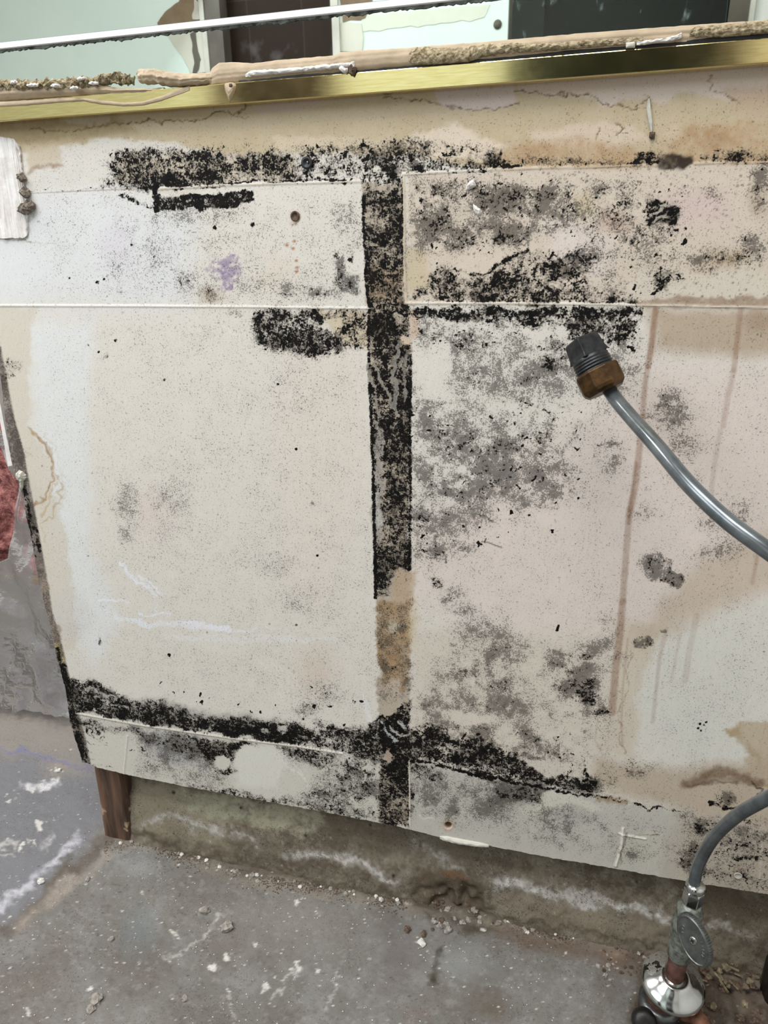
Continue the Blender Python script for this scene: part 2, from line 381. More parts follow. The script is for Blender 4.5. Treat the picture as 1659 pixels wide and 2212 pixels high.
p.c(P_([(1430, 1370), (1700, 1280), (1700, 1640), (1480, 1650), (1360, 1600), (1390, 1450)], 30), (213, 211, 204), 0.95)
p.c(P_([(1330, 1340), (1430, 1360), (1380, 1500), (1370, 1640), (1300, 1620), (1320, 1450)], 15), (196, 182, 162), 0.6)
p.c(P_([(1520, 1200), (1690, 1140), (1690, 1260), (1560, 1310), (1440, 1370), (1400, 1400), (1370, 1380), (1430, 1300)], 30), (186, 168, 146), 0.6)
p.c(P_([(884, 1380), (960, 1360), (1300, 1380), (1330, 1600), (1270, 1700), (884, 1640)], 30), (208, 198, 186), 0.8)
p.c(P_([(165, 1540), (812, 1640), (884, 1640), (1270, 1715), (1700, 1790), (1700, 1990), (150, 1700)], 4), (206, 202, 193), 1)
p.c(P_([(884, 1645), (1270, 1720), (1700, 1810), (1700, 1990), (884, 1830)], 4), (190, 187, 179), 0.9)
p.c(P_([(1480, 1740), (1700, 1790), (1700, 1990), (1430, 1900)], 40), (182, 170, 155), 0.8)
# top band of tan water stain
p.c(P_([(-80, 200), (540, 150), (1120, 130), (1700, 100), (1700, 350), (1100, 370), (870, 330), (480, 330), (330, 300), (190, 305), (60, 330), (-80, 330)], 6), (190, 174, 146), 0.95, 0.08)
p.c(P_([(-80, 262), (250, 245), (300, 285), (80, 310), (-80, 300)], 14), (163, 145, 112), 0.85, 0.2)
p.c(P_([(60, 325), (180, 312), (330, 318), (240, 330), (230, 395), (60, 412)], 8), (213, 209, 203), 0.95)
p.c(P_([(50, 310), (130, 312), (128, 350), (60, 370)], 8), (196, 182, 158), 0.8)
p.c(L_([(60, 376), (90, 364), (130, 358)], 10, 5), (150, 122, 92), 0.7, 0.4)
p.c(P_([(170, 330), (200, 305), (330, 305), (330, 330), (240, 345), (170, 345)], 6), (214, 209, 202), 0.9)
p.c(P_([(585, 300), (680, 296), (860, 298), (860, 322), (640, 330), (590, 322)], 5), (206, 192, 170), 0.9)
p.c(P_([(870, 300), (960, 270), (985, 262), (1040, 300), (1100, 315), (1060, 345), (930, 335), (880, 320)], 7), (217, 203, 186), 0.95)
p.c(P_([(1145, 290), (1230, 275), (1310, 265), (1360, 270), (1400, 300), (1300, 330), (1160, 315)], 9), (208, 192, 174), 0.9)
p.c(P_([(545, 225), (700, 212), (690, 235), (600, 246), (560, 250)], 3), (193, 176, 166), 0.8)
p.c(P_([(120, 252), (235, 244), (232, 270), (180, 268)], 3), (190, 178, 162), 0.7)
p.c(P_([(935, 198), (1118, 180), (1114, 228), (1070, 235), (1040, 240), (960, 232)], 2.5), (203, 188, 182), 1)
p.c(P_([(1122, 170), (1700, 130), (1700, 190), (1560, 215), (1480, 200), (1420, 225), (1380, 210), (1300, 228), (1250, 205), (1122, 205)], 6), (205, 190, 180), 0.95)
p.c(P_([(1560, 190), (1700, 180), (1700, 260), (1600, 240)], 12), (188, 166, 144), 0.8)
p.c(P_([(1240, 300), (1420, 330), (1500, 270), (1700, 250), (1700, 352), (1300, 362), (1060, 365), (1080, 320)], 14), (176, 146, 112), 0.6, 0.5)
p.c(B_(1540, 300, 60, 30, 0, 0.9), (150, 112, 76), 0.5, 0.4); p.c(B_(1450, 290, 40, 30, 0, 0.9), (206, 186, 164), 0.7)
for q in ([(60, 277), (100, 282), (180, 274), (225, 274), (245, 266), (330, 262), (420, 258), (480, 240), (510, 243), (540, 228)],
          [(500, 238), (520, 252), (540, 250)], [(830, 215), (870, 218), (930, 224), (985, 232), (1040, 240), (1085, 232), (1118, 225)],
          [(1118, 195), (1150, 203), (1250, 203), (1275, 206), (1300, 222), (1370, 232), (1400, 215)], [(1405, 280), (1408, 240), (1395, 205)],
          [(1290, 280), (1288, 320)], [(1325, 262), (1345, 275), (1330, 290)], [(1535, 160), (1536, 195)], [(1535, 195), (1575, 205), (1600, 220)]):
    p.c(L_(q, 3.2, 1.5), (112, 92, 66), 0.75, 0.6); p.ridge(L_(q, 3, 2), -0.0004)
# backsplash zone tones
p.c(P_([(880, 375), (1700, 345), (1700, 655), (880, 655)], 4), (205, 190, 174), 0.75)
p.c(P_([(1240, 470), (1330, 520), (1300, 600), (1200, 560), (1180, 480)], 25), (216, 205, 198), 0.9)
p.c(P_([(1380, 590), (1700, 590), (1700, 640), (1350, 640)], 10), (207, 199, 186), 0.8)
p.c(P_([(1420, 420), (1560, 410), (1580, 480), (1440, 500)], 25), (206, 186, 182), 0.7)
p.c(B_(1560, 560, 90, 40, -10, 0.9), (172, 148, 114), 0.6, 0.5); p.c(B_(1640, 430, 40, 60, 0, 0.9), (164, 142, 118), 0.5, 0.5)
p.c(B_(1330, 480, 60, 40, 0, 0.9), (190, 160, 146), 0.6); p.c(B_(1260, 440, 30, 40), (196, 180, 142), 0.5)
p.c(P_([(880, 540), (925, 545), (925, 620), (882, 625)], 12), (194, 180, 150), 0.75)
p.c(P_([(1370, 648), (1500, 640), (1700, 640), (1700, 662), (1370, 662)], 4), (146, 124, 104), 0.8, 0.2)
p.c(P_([(1395, 664), (1700, 664), (1700, 760), (1560, 770), (1420, 760)], 22), (178, 160, 140), 0.9)
p.c(B_(1640, 690, 60, 40, 0, 0.8), (160, 138, 116), 0.6)
# runs of rusty water
for q, w, a in (([(1416, 668), (1408, 740), (1400, 790)], 13, 0.75), ([(1400, 790), (1393, 830), (1388, 900)], 11, 0.55), ([(1388, 900), (1378, 1000), (1374, 1040), (1362, 1100)], 14, 0.55),
                ([(1374, 1000), (1364, 1080), (1358, 1130)], 8, 0.5), ([(1360, 1100), (1352, 1200), (1345, 1300)], 14, 0.5), ([(1345, 1300), (1338, 1380), (1330, 1440), (1322, 1540)], 16, 0.6), ([(1356, 1380), (1346, 1480), (1342, 1560), (1345, 1610)], 3, 0.5),
                ([(1600, 668), (1592, 740), (1585, 800)], 12, 0.5), ([(1585, 800), (1572, 860), (1562, 920)], 12, 0.35), ([(1556, 930), (1542, 1010), (1535, 1080)], 10, 0.25),
                ([(1505, 1330), (1490, 1400), (1480, 1470)], 14, 0.22), ([(1440, 1360), (1425, 1420), (1410, 1560)], 8, 0.3), ([(1470, 1370), (1450, 1470)], 6, 0.22), ([(1640, 1180), (1625, 1260)], 8, 0.4), ([(1290, 1560), (1285, 1600), (1300, 1620)], 3, 0.4)):
    p.c(L_(q, w, 3, True), (146, 114, 92), a, 0.2)
p.c(L_([(1360, 1400), (1352, 1500), (1340, 1540), (1342, 1600), (1352, 1625)], 2.5, 1.2), (140, 116, 92), 0.6)
# middle filler strip
p.c(P_([(785, 395), (872, 395), (884, 660), (884, 1790), (826, 1780), (815, 1500), (805, 1000), (795, 700)], 4), (176, 164, 148), 0.9)
p.c(P_([(810, 1300), (888, 1300), (888, 1420), (870, 1500), (838, 1500), (815, 1440)], 5), (166, 140, 108), 0.9, 0.35)
p.c(P_([(850, 1235), (895, 1240), (893, 1310), (850, 1310)], 6), (182, 158, 132), 0.7); p.c(B_(890, 1350, 22, 70, 0, 0.9), (196, 174, 138), 0.6)
p.c(B_(850, 1355, 24, 16, 0, 0.6), (190, 180, 160), 0.8); p.c(B_(845, 1490, 22, 40, 0, 0.7), (196, 182, 168), 0.8); p.c(B_(850, 1410, 24, 30), (150, 118, 82), 0.5, 0.4)
p.c(P_([(790, 580), (872, 580), (872, 655), (795, 655)], 8), (150, 126, 98), 0.7)
p.c(P_([(884, 665), (905, 668), (906, 720), (886, 735)], 5), (196, 172, 150), 0.8); p.c(B_(874, 738, 14, 16), (208, 188, 166), 0.9)
p.c(B_(835, 1630, 14, 22), (170, 152, 138), 1)
# bottom right tan marks
p.c(P_([(1570, 1575), (1590, 1562), (1700, 1560), (1700, 1700), (1640, 1690), (1600, 1660), (1622, 1620), (1616, 1602), (1575, 1596)], 4), (190, 176, 154), 0.95)
p.c(P_([(1570, 1578), (1600, 1568), (1605, 1590), (1580, 1598)], 5), (168, 146, 112), 0.7); p.c(L_([(1600, 1600), (1640, 1625), (1645, 1690)], 12, 6), (170, 152, 126), 0.7)
p.c(P_([(1440, 1660), (1700, 1640), (1700, 1800), (1440, 1740), (1270, 1700), (1290, 1640)], 20), (184, 168, 148), 0.85)
p.c(L_([(1478, 1690), (1530, 1678, ), (1580, 1672), (1640, 1690)], 22, 8), (126, 104, 84), 0.85, 0.2); p.c(L_([(1485, 1692), (1600, 1690)], 6, 3), (100, 82, 66), 0.7)
p.c(L_([(1630, 1686), (1636, 1700), (1648, 1704), (1645, 1712), (1632, 1730), (1628, 1745)], 4, 1.5), (60, 42, 30), 0.9)
p.c(L_([(1650, 1692), (1700, 1700)], 6, 3), (170, 146, 96), 0.8)
p.c(P_([(1160, 1710), (1190, 1705), (1250, 1722), (1300, 1745), (1260, 1760), (1190, 1745), (1150, 1765), (1100, 1750), (1140, 1740)], 3), (207, 204, 192), 0.9)
p.c(P_([(1080, 1688), (1180, 1700), (1165, 1730), (1130, 1752), (1080, 1748), (1050, 1720)], 8), (150, 148, 142), 0.7)
p.c(P_([(1180, 1755), (1230, 1735), (1300, 1762), (1240, 1790)], 6), (172, 171, 166), 0.6)
p.c(P_([(1345, 1800), (1437, 1802), (1420, 1890), (1330, 1872)], 3), (196, 193, 182), 1)
# water rings at the left edge
for q, w, a, cc in (([(70, 928), (88, 950), (104, 990), (110, 1030), (107, 1056), (98, 1078), (76, 1086)], 6, 0.75, (166, 134, 92)), ([(88, 945), (102, 975), (107, 1000)], 10, 0.5, (160, 130, 92)),
                ([(108, 1000), (118, 1030), (116, 1060), (104, 1090), (90, 1110)], 4, 0.6, (188, 166, 130)), ([(118, 1020), (128, 1040), (126, 1085), (108, 1112), (92, 1125)], 4, 0.6, (176, 150, 112)),
                ([(100, 930), (122, 985), (134, 1040), (130, 1090), (115, 1115)], 5, 0.25, (190, 176, 150)), ([(88, 1140), (97, 1155), (92, 1172)], 3, 0.6, (186, 168, 136))):
    p.c(L_(q, w, 2), cc, a, 0.3)
# filthy band along the cut edge
edge_in = [(-60, 700), (2, 750), (30, 900), (50, 970), (65, 1050), (80, 1129), (100, 1240), (113, 1322), (131, 1382), (145, 1442), (165, 1520), (186, 1600), (196, 1650)]
edge_out = [(-80, 700), (-30, 750), (0, 900), (20, 1010), (40, 1069), (64, 1186), (73, 1247), (98, 1346), (112, 1412), (134, 1488), (143, 1560), (165, 1650)]
p.c(P_(edge_in + edge_out[::-1], 3, True), (120, 110, 104), 0.95, 0.35)
p.c(P_([(95, 1240), (113, 1322), (131, 1382), (100, 1390), (80, 1270)], 3), (160, 144, 130), 0.8, 0.3)
p.c(P_([(112, 1395), (130, 1385), (144, 1450), (132, 1480)], 3), (186, 170, 128), 0.9, 0.3)
for q in ([(52, 1050), (66, 1120), (85, 1190)], [(60, 1110), (78, 1150), (84, 1180)], [(124, 1400), (140, 1470)], [(62, 1120), (75, 1200)]): p.m(L_(q, 9, 4, True), 0.75)
p.m(L_([(133, 1440), (148, 1490), (156, 1540), (171, 1600), (186, 1648)], 20, 6, True), 0.90)
p.f(P_(edge_in + edge_out[::-1], 3, True), 0.6); p.mf(B_(20, 800, 20, 30), 0.4, 0.3)
for k in range(6): p.m(L_([(165, 1560+k*17), (195, 1568+k*17), (215+(k % 3)*14, 1582+k*16)], 3.5 if k % 2 else 5, 2), 0.7)
p.m(L_([(190, 1575), (220, 1600), (245, 1612)], 3, 1), 0.7)
# white scuffs
for q, w, a in (([(258, 1213), (285, 1240), (335, 1282)], 8, 0.8), ([(300, 1238), (325, 1258), (348, 1278)], 4, 0.9), ([(210, 1297), (250, 1299), (280, 1303)], 4, 0.9), ([(330, 1285), (342, 1320)], 3, 0.7), ([(295, 1326), (372, 1326)], 4, 0.9),
                ([(210, 1320), (250, 1328)], 3, 0.6), ([(250, 1335), (330, 1346), (430, 1350), (500, 1356)], 10, 0.8), ([(300, 1350), (400, 1358), (560, 1360)], 6, 0.6), ([(560, 1352), (620, 1356)], 2.5, 0.6), ([(360, 1380), (500, 1384), (720, 1384)], 10, 0.35), ([(420, 1372), (640, 1376)], 4, 0.4)):
    p.c(L_(q, w, 1.5), (230, 232, 240), a*0.9, 0.5)
for k in range(5): p.c(L_([(560+k*14, 1430+k*4), (600+k*14, 1500), (630+k*12, 1535)], 5, 3), (225, 222, 214), 0.5)
p.c(L_([(785, 1500), (795, 1560)], 7, 3), (226, 226, 226), 0.7)
# ------------- mould growth
p.f(P_([(60, 300), (1700, 200), (1700, 1900), (880, 1780), (120, 1600)], 60), 0.10)
p.f(P_([(250, 700), (780, 700), (800, 1540), (500, 1530), (240, 1400)], 60), 0.07)
p.f(P_([(60, 420), (780, 410), (785, 655), (60, 655)], 20), 0.06)
p.f(P_([(240, 450), (520, 470), (720, 500), (700, 655), (240, 655)], 40), 0.12)
# upper left clumps
p.mf(P_([(232, 350), (255, 330), (300, 320), (370, 316), (450, 322), (520, 326), (560, 328), (600, 320), (640, 340), (650, 385), (600, 394), (480, 398), (330, 402), (250, 392), (234, 375)], 15), 0.60, 0.45)
p.c(P_([(250, 335), (640, 330), (640, 390), (250, 392)], 12), (186, 170, 146), 0.6)
p.mf(P_([(330, 372), (480, 365), (485, 392), (440, 402), (335, 408)], 6), 0.8, 0.4); p.m(L_([(325, 400), (480, 396), (600, 391), (700, 390), (760, 388)], 8, 3), 0.95)
p.m(L_([(335, 386), (336, 452)], 15, 3), 1.05); p.c(L_([(345, 416), (385, 413), (430, 412)], 5, 1.5), (210, 204, 192), 1)
p.mf(P_([(345, 424), (400, 418), (470, 414), (545, 412), (547, 438), (500, 448), (440, 450), (350, 458), (335, 440)], 4), 0.86, 0.7)
p.m(L_([(256, 424), (290, 436), (330, 446)], 10, 5), 0.62); p.mf(L_([(230, 398), (330, 402)], 26, 10), 0.42, 0.25); p.f(P_([(330, 455), (540, 450), (540, 475), (420, 490), (330, 480)], 14), 0.4); p.m(B_(440, 452, 14, 8), 0.6)
p.m(L_([(60, 413), (230, 404)], 4, 2), 0.45)
p.mf(P_([(640, 320), (860, 290), (960, 310), (1080, 320), (1085, 345), (1060, 368), (880, 380), (640, 388)], 16), 0.43, 0.4)
p.mf(P_([(770, 330), (860, 320), (870, 400), (790, 420)], 16), 0.62, 0.4); p.m(B_(820, 385, 30, 16), 0.8)
p.mf(L_([(900, 366), (960, 350), (1060, 358), (1090, 350)], 24, 10), 0.62, 0.4); p.m(L_([(1085, 322), (1086, 345), (1100, 358), (1118, 362)], 8, 3), 0.85)
p.m(L_([(890, 372), (960, 366), (1040, 364), (1125, 362)], 6, 2), 0.85)
for q in ([(705, 372), (712, 352), (735, 345), (742, 337)], [(752, 330), (758, 370)], [(940, 325), (930, 345), (960, 352)], [(985, 330), (1000, 318), (1030, 325)], [(775, 330), (790, 350), (788, 372)]): p.m(L_(q, 6, 2.5), 0.75)
p.m(B_(663, 352, 13, 15, 0, 0.4), 0.9)
p.f(P_([(720, 440), (770, 420), (780, 520), (760, 560), (735, 520)], 12), 0.42); p.mf(P_([(724, 560), (738, 545), (745, 590), (775, 600), (780, 640), (750, 640), (728, 620)], 6), 0.30, 0.80); p.m(B_(725, 548, 9, 12), 0.6); p.m(B_(758, 560, 10, 8), 0.6)
p.c(P_([(728, 575), (775, 600), (778, 640), (730, 630)], 8), (150, 152, 148), 0.6)
for x, y, r in ((464, 491, 5), (545, 485, 5), (333, 555, 3), (284, 529, 3), (225, 603, 3), (150, 600, 3), (210, 610, 4), (600, 830, 3), (355, 820, 3), (1392, 930, 3), (213, 760, 3), (250, 735, 4), (190, 745, 3), (1515, 1880, 3), (640, 1350, 3), (640, 970, 3), (685, 1200, 3), (365, 1415, 4)): p.m(B_(x, y, r*1.5, r*1.5, 0, 0.7, True), 0.95)
rr = random.Random(3)
for k in range(420):
    x, y = rr.uniform(70, 780), rr.uniform(430, 1500)
    if y > 660 and rr.random() < 0.5: continue
    r = rr.choice((1.6, 2, 2.4, 3)); p.c(B_(x, y, r, r, 0, 0.8, True), (92, 78, 70), rr.uniform(0.3, 0.8))
for x, y, rx, ry, m, f in ((245, 580, 20, 45, .25, .35), (330, 560, 70, 60, .16, .25), (400, 600, 50, 40, .24, .25), (455, 640, 45, 28, .35, .5), (640, 630, 90, 30, .25, .35), (700, 640, 70, 20, .3, .3), (550, 610, 60, 40, .14, .3), (265, 675, 9, 7, .5, .5), (505, 675, 30, 12, .3, .5), (225, 775, 18, 10, .4, .4), (40, 795, 15, 18, 0, .55),
                          (660, 740, 120, 40, .1, .2), (275, 1105, 42, 95, .05, .60), (215, 1380, 9, 14, .72, .3), (440, 720, 40, 15, .2, .2), (640, 1290, 90, 50, .12, .3), (600, 1230, 60, 60, .1, .2), (700, 1500, 70, 40, .28, .5), (712, 1487, 9, 9, .5, .8), (660, 1530, 60, 30, .3, .4), (50, 985, 20, 30, 0, .3), (680, 1090, 12, 10, .05, .7), (640, 830, 80, 80, .05, .15), (360, 1080, 80, 120, 0, .25)):
    p.mf(B_(x, y, rx, ry, 0, 0.9), m, f)
p.c(B_(455, 640, 45, 28, 0, 0.9), (172, 152, 124), 0.6); p.c(B_(600, 590, 70, 60, 0, 1), (212, 198, 182), 0.5); p.c(B_(250, 530, 60, 90, 0, 1), (212, 204, 214), 0.5); p.c(B_(330, 1110, 70, 90, 0, 1), (217, 200, 194), 0.6); p.c(B_(680, 1450, 80, 90, 0, 1), (206, 186, 170), 0.5)
for x0, y0, x1, y1, n_ in ((235, 318, 650, 400, 150), (640, 300, 880, 400, 90), (900, 380, 1240, 655, 170), (790, 420, 870, 640, 60), (890, 665, 1390, 760, 130), (550, 670, 730, 770, 60), (1280, 400, 1480, 640, 80), (150, 1480, 800, 1640, 70), (890, 1580, 1250, 1690, 60), (885, 880, 1260, 1180, 110)):
    for k in range(n_):
        x, y, r = rr.uniform(x0, x1), rr.uniform(y0, y1), rr.choice((2.2, 3, 3.8, 5)); p.m(B_(x, y, r, r*rr.uniform(.6, 1), rr.uniform(0, 90), 0.6), 0.97)
# chunk left of the strip, below the counter line
p.mf(P_([(545, 695), (556, 676), (600, 668), (690, 670), (712, 690), (722, 700), (735, 735), (745, 760), (690, 772), (640, 768), (590, 756), (556, 735)], 14), 0.72, 0.7)
p.c(P_([(690, 668), (790, 668), (795, 750), (740, 745), (712, 715)], 8), (198, 180, 150), 0.7); p.mf(P_([(700, 664), (800, 664), (800, 760), (720, 760)], 12), 0.45, 0.3)
p.clean(P_([(697, 690), (735, 690), (730, 712), (715, 725), (700, 712)], 5), 0.8); p.m(B_(742, 716, 18, 11, -15), 0.9); p.m(B_(750, 742, 14, 10, -30), 0.8)
# middle strip
p.mf(P_([(783, 425), (800, 412), (872, 395), (884, 660), (888, 900), (888, 1290), (812, 1290), (803, 1000), (797, 750), (792, 600), (782, 500)], 5, True), 0.62, 0.5)
p.mf(P_([(798, 640), (885, 650), (888, 1000), (806, 1000), (800, 800)], 6, True), 0.76, 0.5); p.mf(P_([(786, 430), (868, 410), (868, 480), (786, 500)], 12), 0.66, 0.4)
p.clean(P_([(845, 1235), (895, 1235), (895, 1310), (845, 1310)], 8), 0.75); p.mf(P_([(812, 1300), (888, 1300), (885, 1520), (818, 1520)], 8), 0.22, 0.45)
p.clean(P_([(808, 910), (824, 910), (828, 1160), (810, 1160)], 4), 0.55); p.c(P_([(808, 910), (822, 910), (826, 1160), (812, 1160)], 4), (150, 148, 146), 0.7)
p.c(L_([(812, 1050), (818, 1130)], 8, 3), (200, 196, 190), 0.7); p.clean(B_(858, 690, 17, 20, 0, 0.4), 0.55); p.m(L_([(845, 700), (842, 680), (855, 665), (870, 680)], 7, 2), 0.95); p.clean(B_(876, 735, 13, 15), 0.9); p.clean(B_(893, 690, 9, 25), 0.6)
p.m(L_([(786, 425), (785, 470), (788, 520), (793, 560), (790, 600), (798, 660), (796, 720), (797, 780), (802, 900), (806, 1000), (809, 1150), (812, 1290)], 8, 3, True), 1.0)
p.m(L_([(868, 400), (868, 480), (874, 560), (875, 650)], 7, 3), 0.9); p.m(L_([(888, 760), (884, 900), (886, 1000), (886, 1100), (884, 1230)], 7, 3, True), 0.95)
for q, w in (([(864, 742), (856, 790), (852, 850), (853, 900)], 8), ([(814, 788), (832, 840), (852, 885)], 6), ([(880, 765), (876, 820), (873, 870)], 6), ([(800, 785), (804, 840), (815, 885), (830, 905)], 6), ([(872, 770), (856, 840)], 4)):
    p.clean(L_(q, w, 2), 0.8); p.c(L_(q, w, 2), (124, 122, 118), 0.9, 0.3); p.ridge(L_(q, w, 2), -0.0006)
p.mf(P_([(868, 1520), (888, 1512), (890, 1640), (885, 1790), (822, 1780), (818, 1600), (818, 1550), (840, 1560)], 6), 0.76, 0.5)
p.m(P_([(818, 1545), (888, 1540), (888, 1620), (820, 1620)], 5), 0.92); p.clean(B_(834, 1632, 13, 20, 0, 0.4), 0.85); p.clean(P_([(826, 1700), (880, 1720), (880, 1785), (826, 1775)], 14), 0.25)
for q in ([(828, 1562), (836, 1585), (850, 1600)], [(848, 1572), (862, 1590), (884, 1588)], [(865, 1560), (880, 1575)]): p.c(L_(q, 6, 3), (176, 182, 190), 0.8, 0.4); p.clean(L_(q, 6, 3), 0.8)
# right backsplash growth
for x, y, rx, ry, a, m, f in ((935, 500, 75, 55, 0, .36, .85), (1075, 440, 95, 42, 8, .40, .9), (1160, 455, 60, 35, 10, .25, .75), (1110, 500, 60, 38, 0, .4, .9), (1180, 420, 40, 25, 0, .3, .6), (930, 420, 60, 30, 0, .5, .6), (1000, 395, 50, 10, 0, .62, .4), (1330, 465, 60, 50, 20, .42, .25), (1300, 400, 60, 40, 0, .3, .3), (1440, 600, 60, 30, 0, .45, .35), (1250, 560, 60, 45, 0, .45, .45), (1400, 520, 90, 60, 0, .28, .3), (1520, 420, 60, 25, 0, .22, .25), (1540, 560, 70, 40, 0, .26, .5), (1620, 540, 60, 60, 0, .3, .4), (1640, 420, 40, 60, 0, .3, .4), (1640, 370, 40, 30, 0, .3, .3), (1260, 380, 30, 20, 0, .4, .3)):
    p.mf(B_(x, y, rx, ry, a, 0.7), m, f)
p.mf(P_([(912, 615), (930, 590), (980, 570), (1010, 590), (1050, 600), (1085, 570), (1130, 540), (1160, 535), (1240, 560), (1290, 620), (1380, 640), (1385, 656), (884, 652), (900, 625)], 18), 0.58, 0.5)
p.mf(P_([(900, 630), (1200, 640), (1390, 645), (1390, 657), (890, 655)], 6), 0.66, 0.4)
p.m(L_([(985, 575), (1035, 590), (1060, 582), (1092, 565), (1108, 552), (1140, 540)], 8, 4), 0.8); p.m(B_(1085, 515, 18, 16, 0, 0.4), 0.55)
p.clean(P_([(988, 565), (1005, 545), (1025, 560), (1060, 560), (1100, 538), (1130, 532), (1095, 552), (1060, 578), (1035, 585), (1000, 575)], 5), 0.9)
p.clean(P_([(930, 430), (975, 430), (1000, 452), (985, 468), (945, 452)], 7), 0.8); p.clean(L_([(995, 468), (1030, 470), (1055, 455)], 9, 4), 0.8); p.clean(B_(910, 580, 20, 35), 0.6); p.clean(L_([(875, 380), (878, 640)], 10, 4), 0.6); p.clean(L_([(884, 381), (1000, 374)], 10, 4), 0.7); p.clean(L_([(885, 648), (960, 650)], 10, 4), 0.7)
p.clean(L_([(1140, 472), (1165, 482), (1195, 485)], 7, 3), 0.8); p.c(L_([(1140, 472), (1165, 482), (1195, 485)], 5, 2), (216, 208, 196), 0.8)
p.mf(P_([(1398, 440), (1425, 430), (1465, 450), (1462, 485), (1400, 482)], 5), 0.82, 0.4); p.c(P_([(1398, 430), (1465, 440), (1462, 485), (1400, 482)], 8), (150, 150, 136), 0.6); p.mf(B_(1415, 400, 20, 14), 0.4, 0.5)
for q in ([(1408, 462), (1428, 455)], [(1415, 476), (1436, 470)], [(1425, 446), (1442, 444)]): p.clean(L_(q, 7, 2), 0.9)
p.mf(P_([(1372, 575), (1395, 590), (1410, 605), (1425, 622), (1450, 605), (1460, 590), (1440, 600), (1410, 600)], 8), 0.7, 0.4)
p.c(P_([(1418, 345), (1440, 330), (1495, 335), (1500, 356), (1485, 368), (1430, 374), (1420, 365)], 5), (52, 42, 34), 0.95, 0.2); p.mf(B_(1400, 340, 50, 18), 0.5, 0.3); p.m(L_([(1355, 352), (1420, 350)], 8, 3), 0.8)
p.mf(P_([(1520, 335), (1560, 320), (1650, 325), (1700, 320), (1700, 352), (1520, 352)], 8), 0.5, 0.3); p.mf(P_([(1080, 340), (1400, 345), (1420, 355), (1090, 365)], 10), 0.3, 0.4)
for k in range(700):
    x, y = rr.uniform(885, 1680), rr.uniform(365, 640)
    r = rr.choice((1.6, 2.2, 3, 4)); p.c(B_(x, y, r, r, 0, 0.8, True), (70, 56, 46), rr.uniform(0.3, 0.85))
for k in range(500):
    x, y = rr.uniform(890, 1680), rr.uniform(690, 1880)
    r = rr.choice((1.5, 2, 2.6)); p.c(B_(x, y, r, r, 0, 0.8, True), (80, 66, 56), rr.uniform(0.25, 0.7))
p.mf(P_([(885, 392), (1010, 390), (1230, 385), (1260, 450), (1220, 500), (1120, 540), (1060, 520), (985, 548), (890, 548)], 26), 0.30, 0.55)
p.mf(P_([(1240, 365), (1500, 380), (1480, 520), (1440, 640), (1280, 640), (1240, 500)], 30), 0.20, 0.18)
p.f(P_([(890, 690), (1400, 690), (1390, 800), (1330, 880), (1240, 960), (1260, 1080), (1120, 1120), (1000, 1190), (890, 1240)], 40), 0.30)
p.mf(P_([(890, 880), (1010, 880), (1130, 920), (1170, 1000), (1240, 1060), (1100, 1110), (960, 1100), (890, 1160)], 26), 0.20, 0.38)
p.clean(B_(955, 1015, 30, 18, 0, 0.8), 0.6); p.clean(B_(1225, 1065, 14, 20, 0, 0.8), 0.8); p.clean(B_(960, 1080, 26, 22), 0.7); p.clean(B_(1180, 935, 26, 14, 20), 0.8)
p.f(P_([(890, 1480), (1080, 1400), (1300, 1410), (1320, 1560), (1300, 1660), (1100, 1610), (890, 1570)], 36), 0.30)
p.mf(P_([(940, 1350), (1100, 1340), (1130, 1400), (1080, 1500), (960, 1500)], 40), 0.12, 0.22)
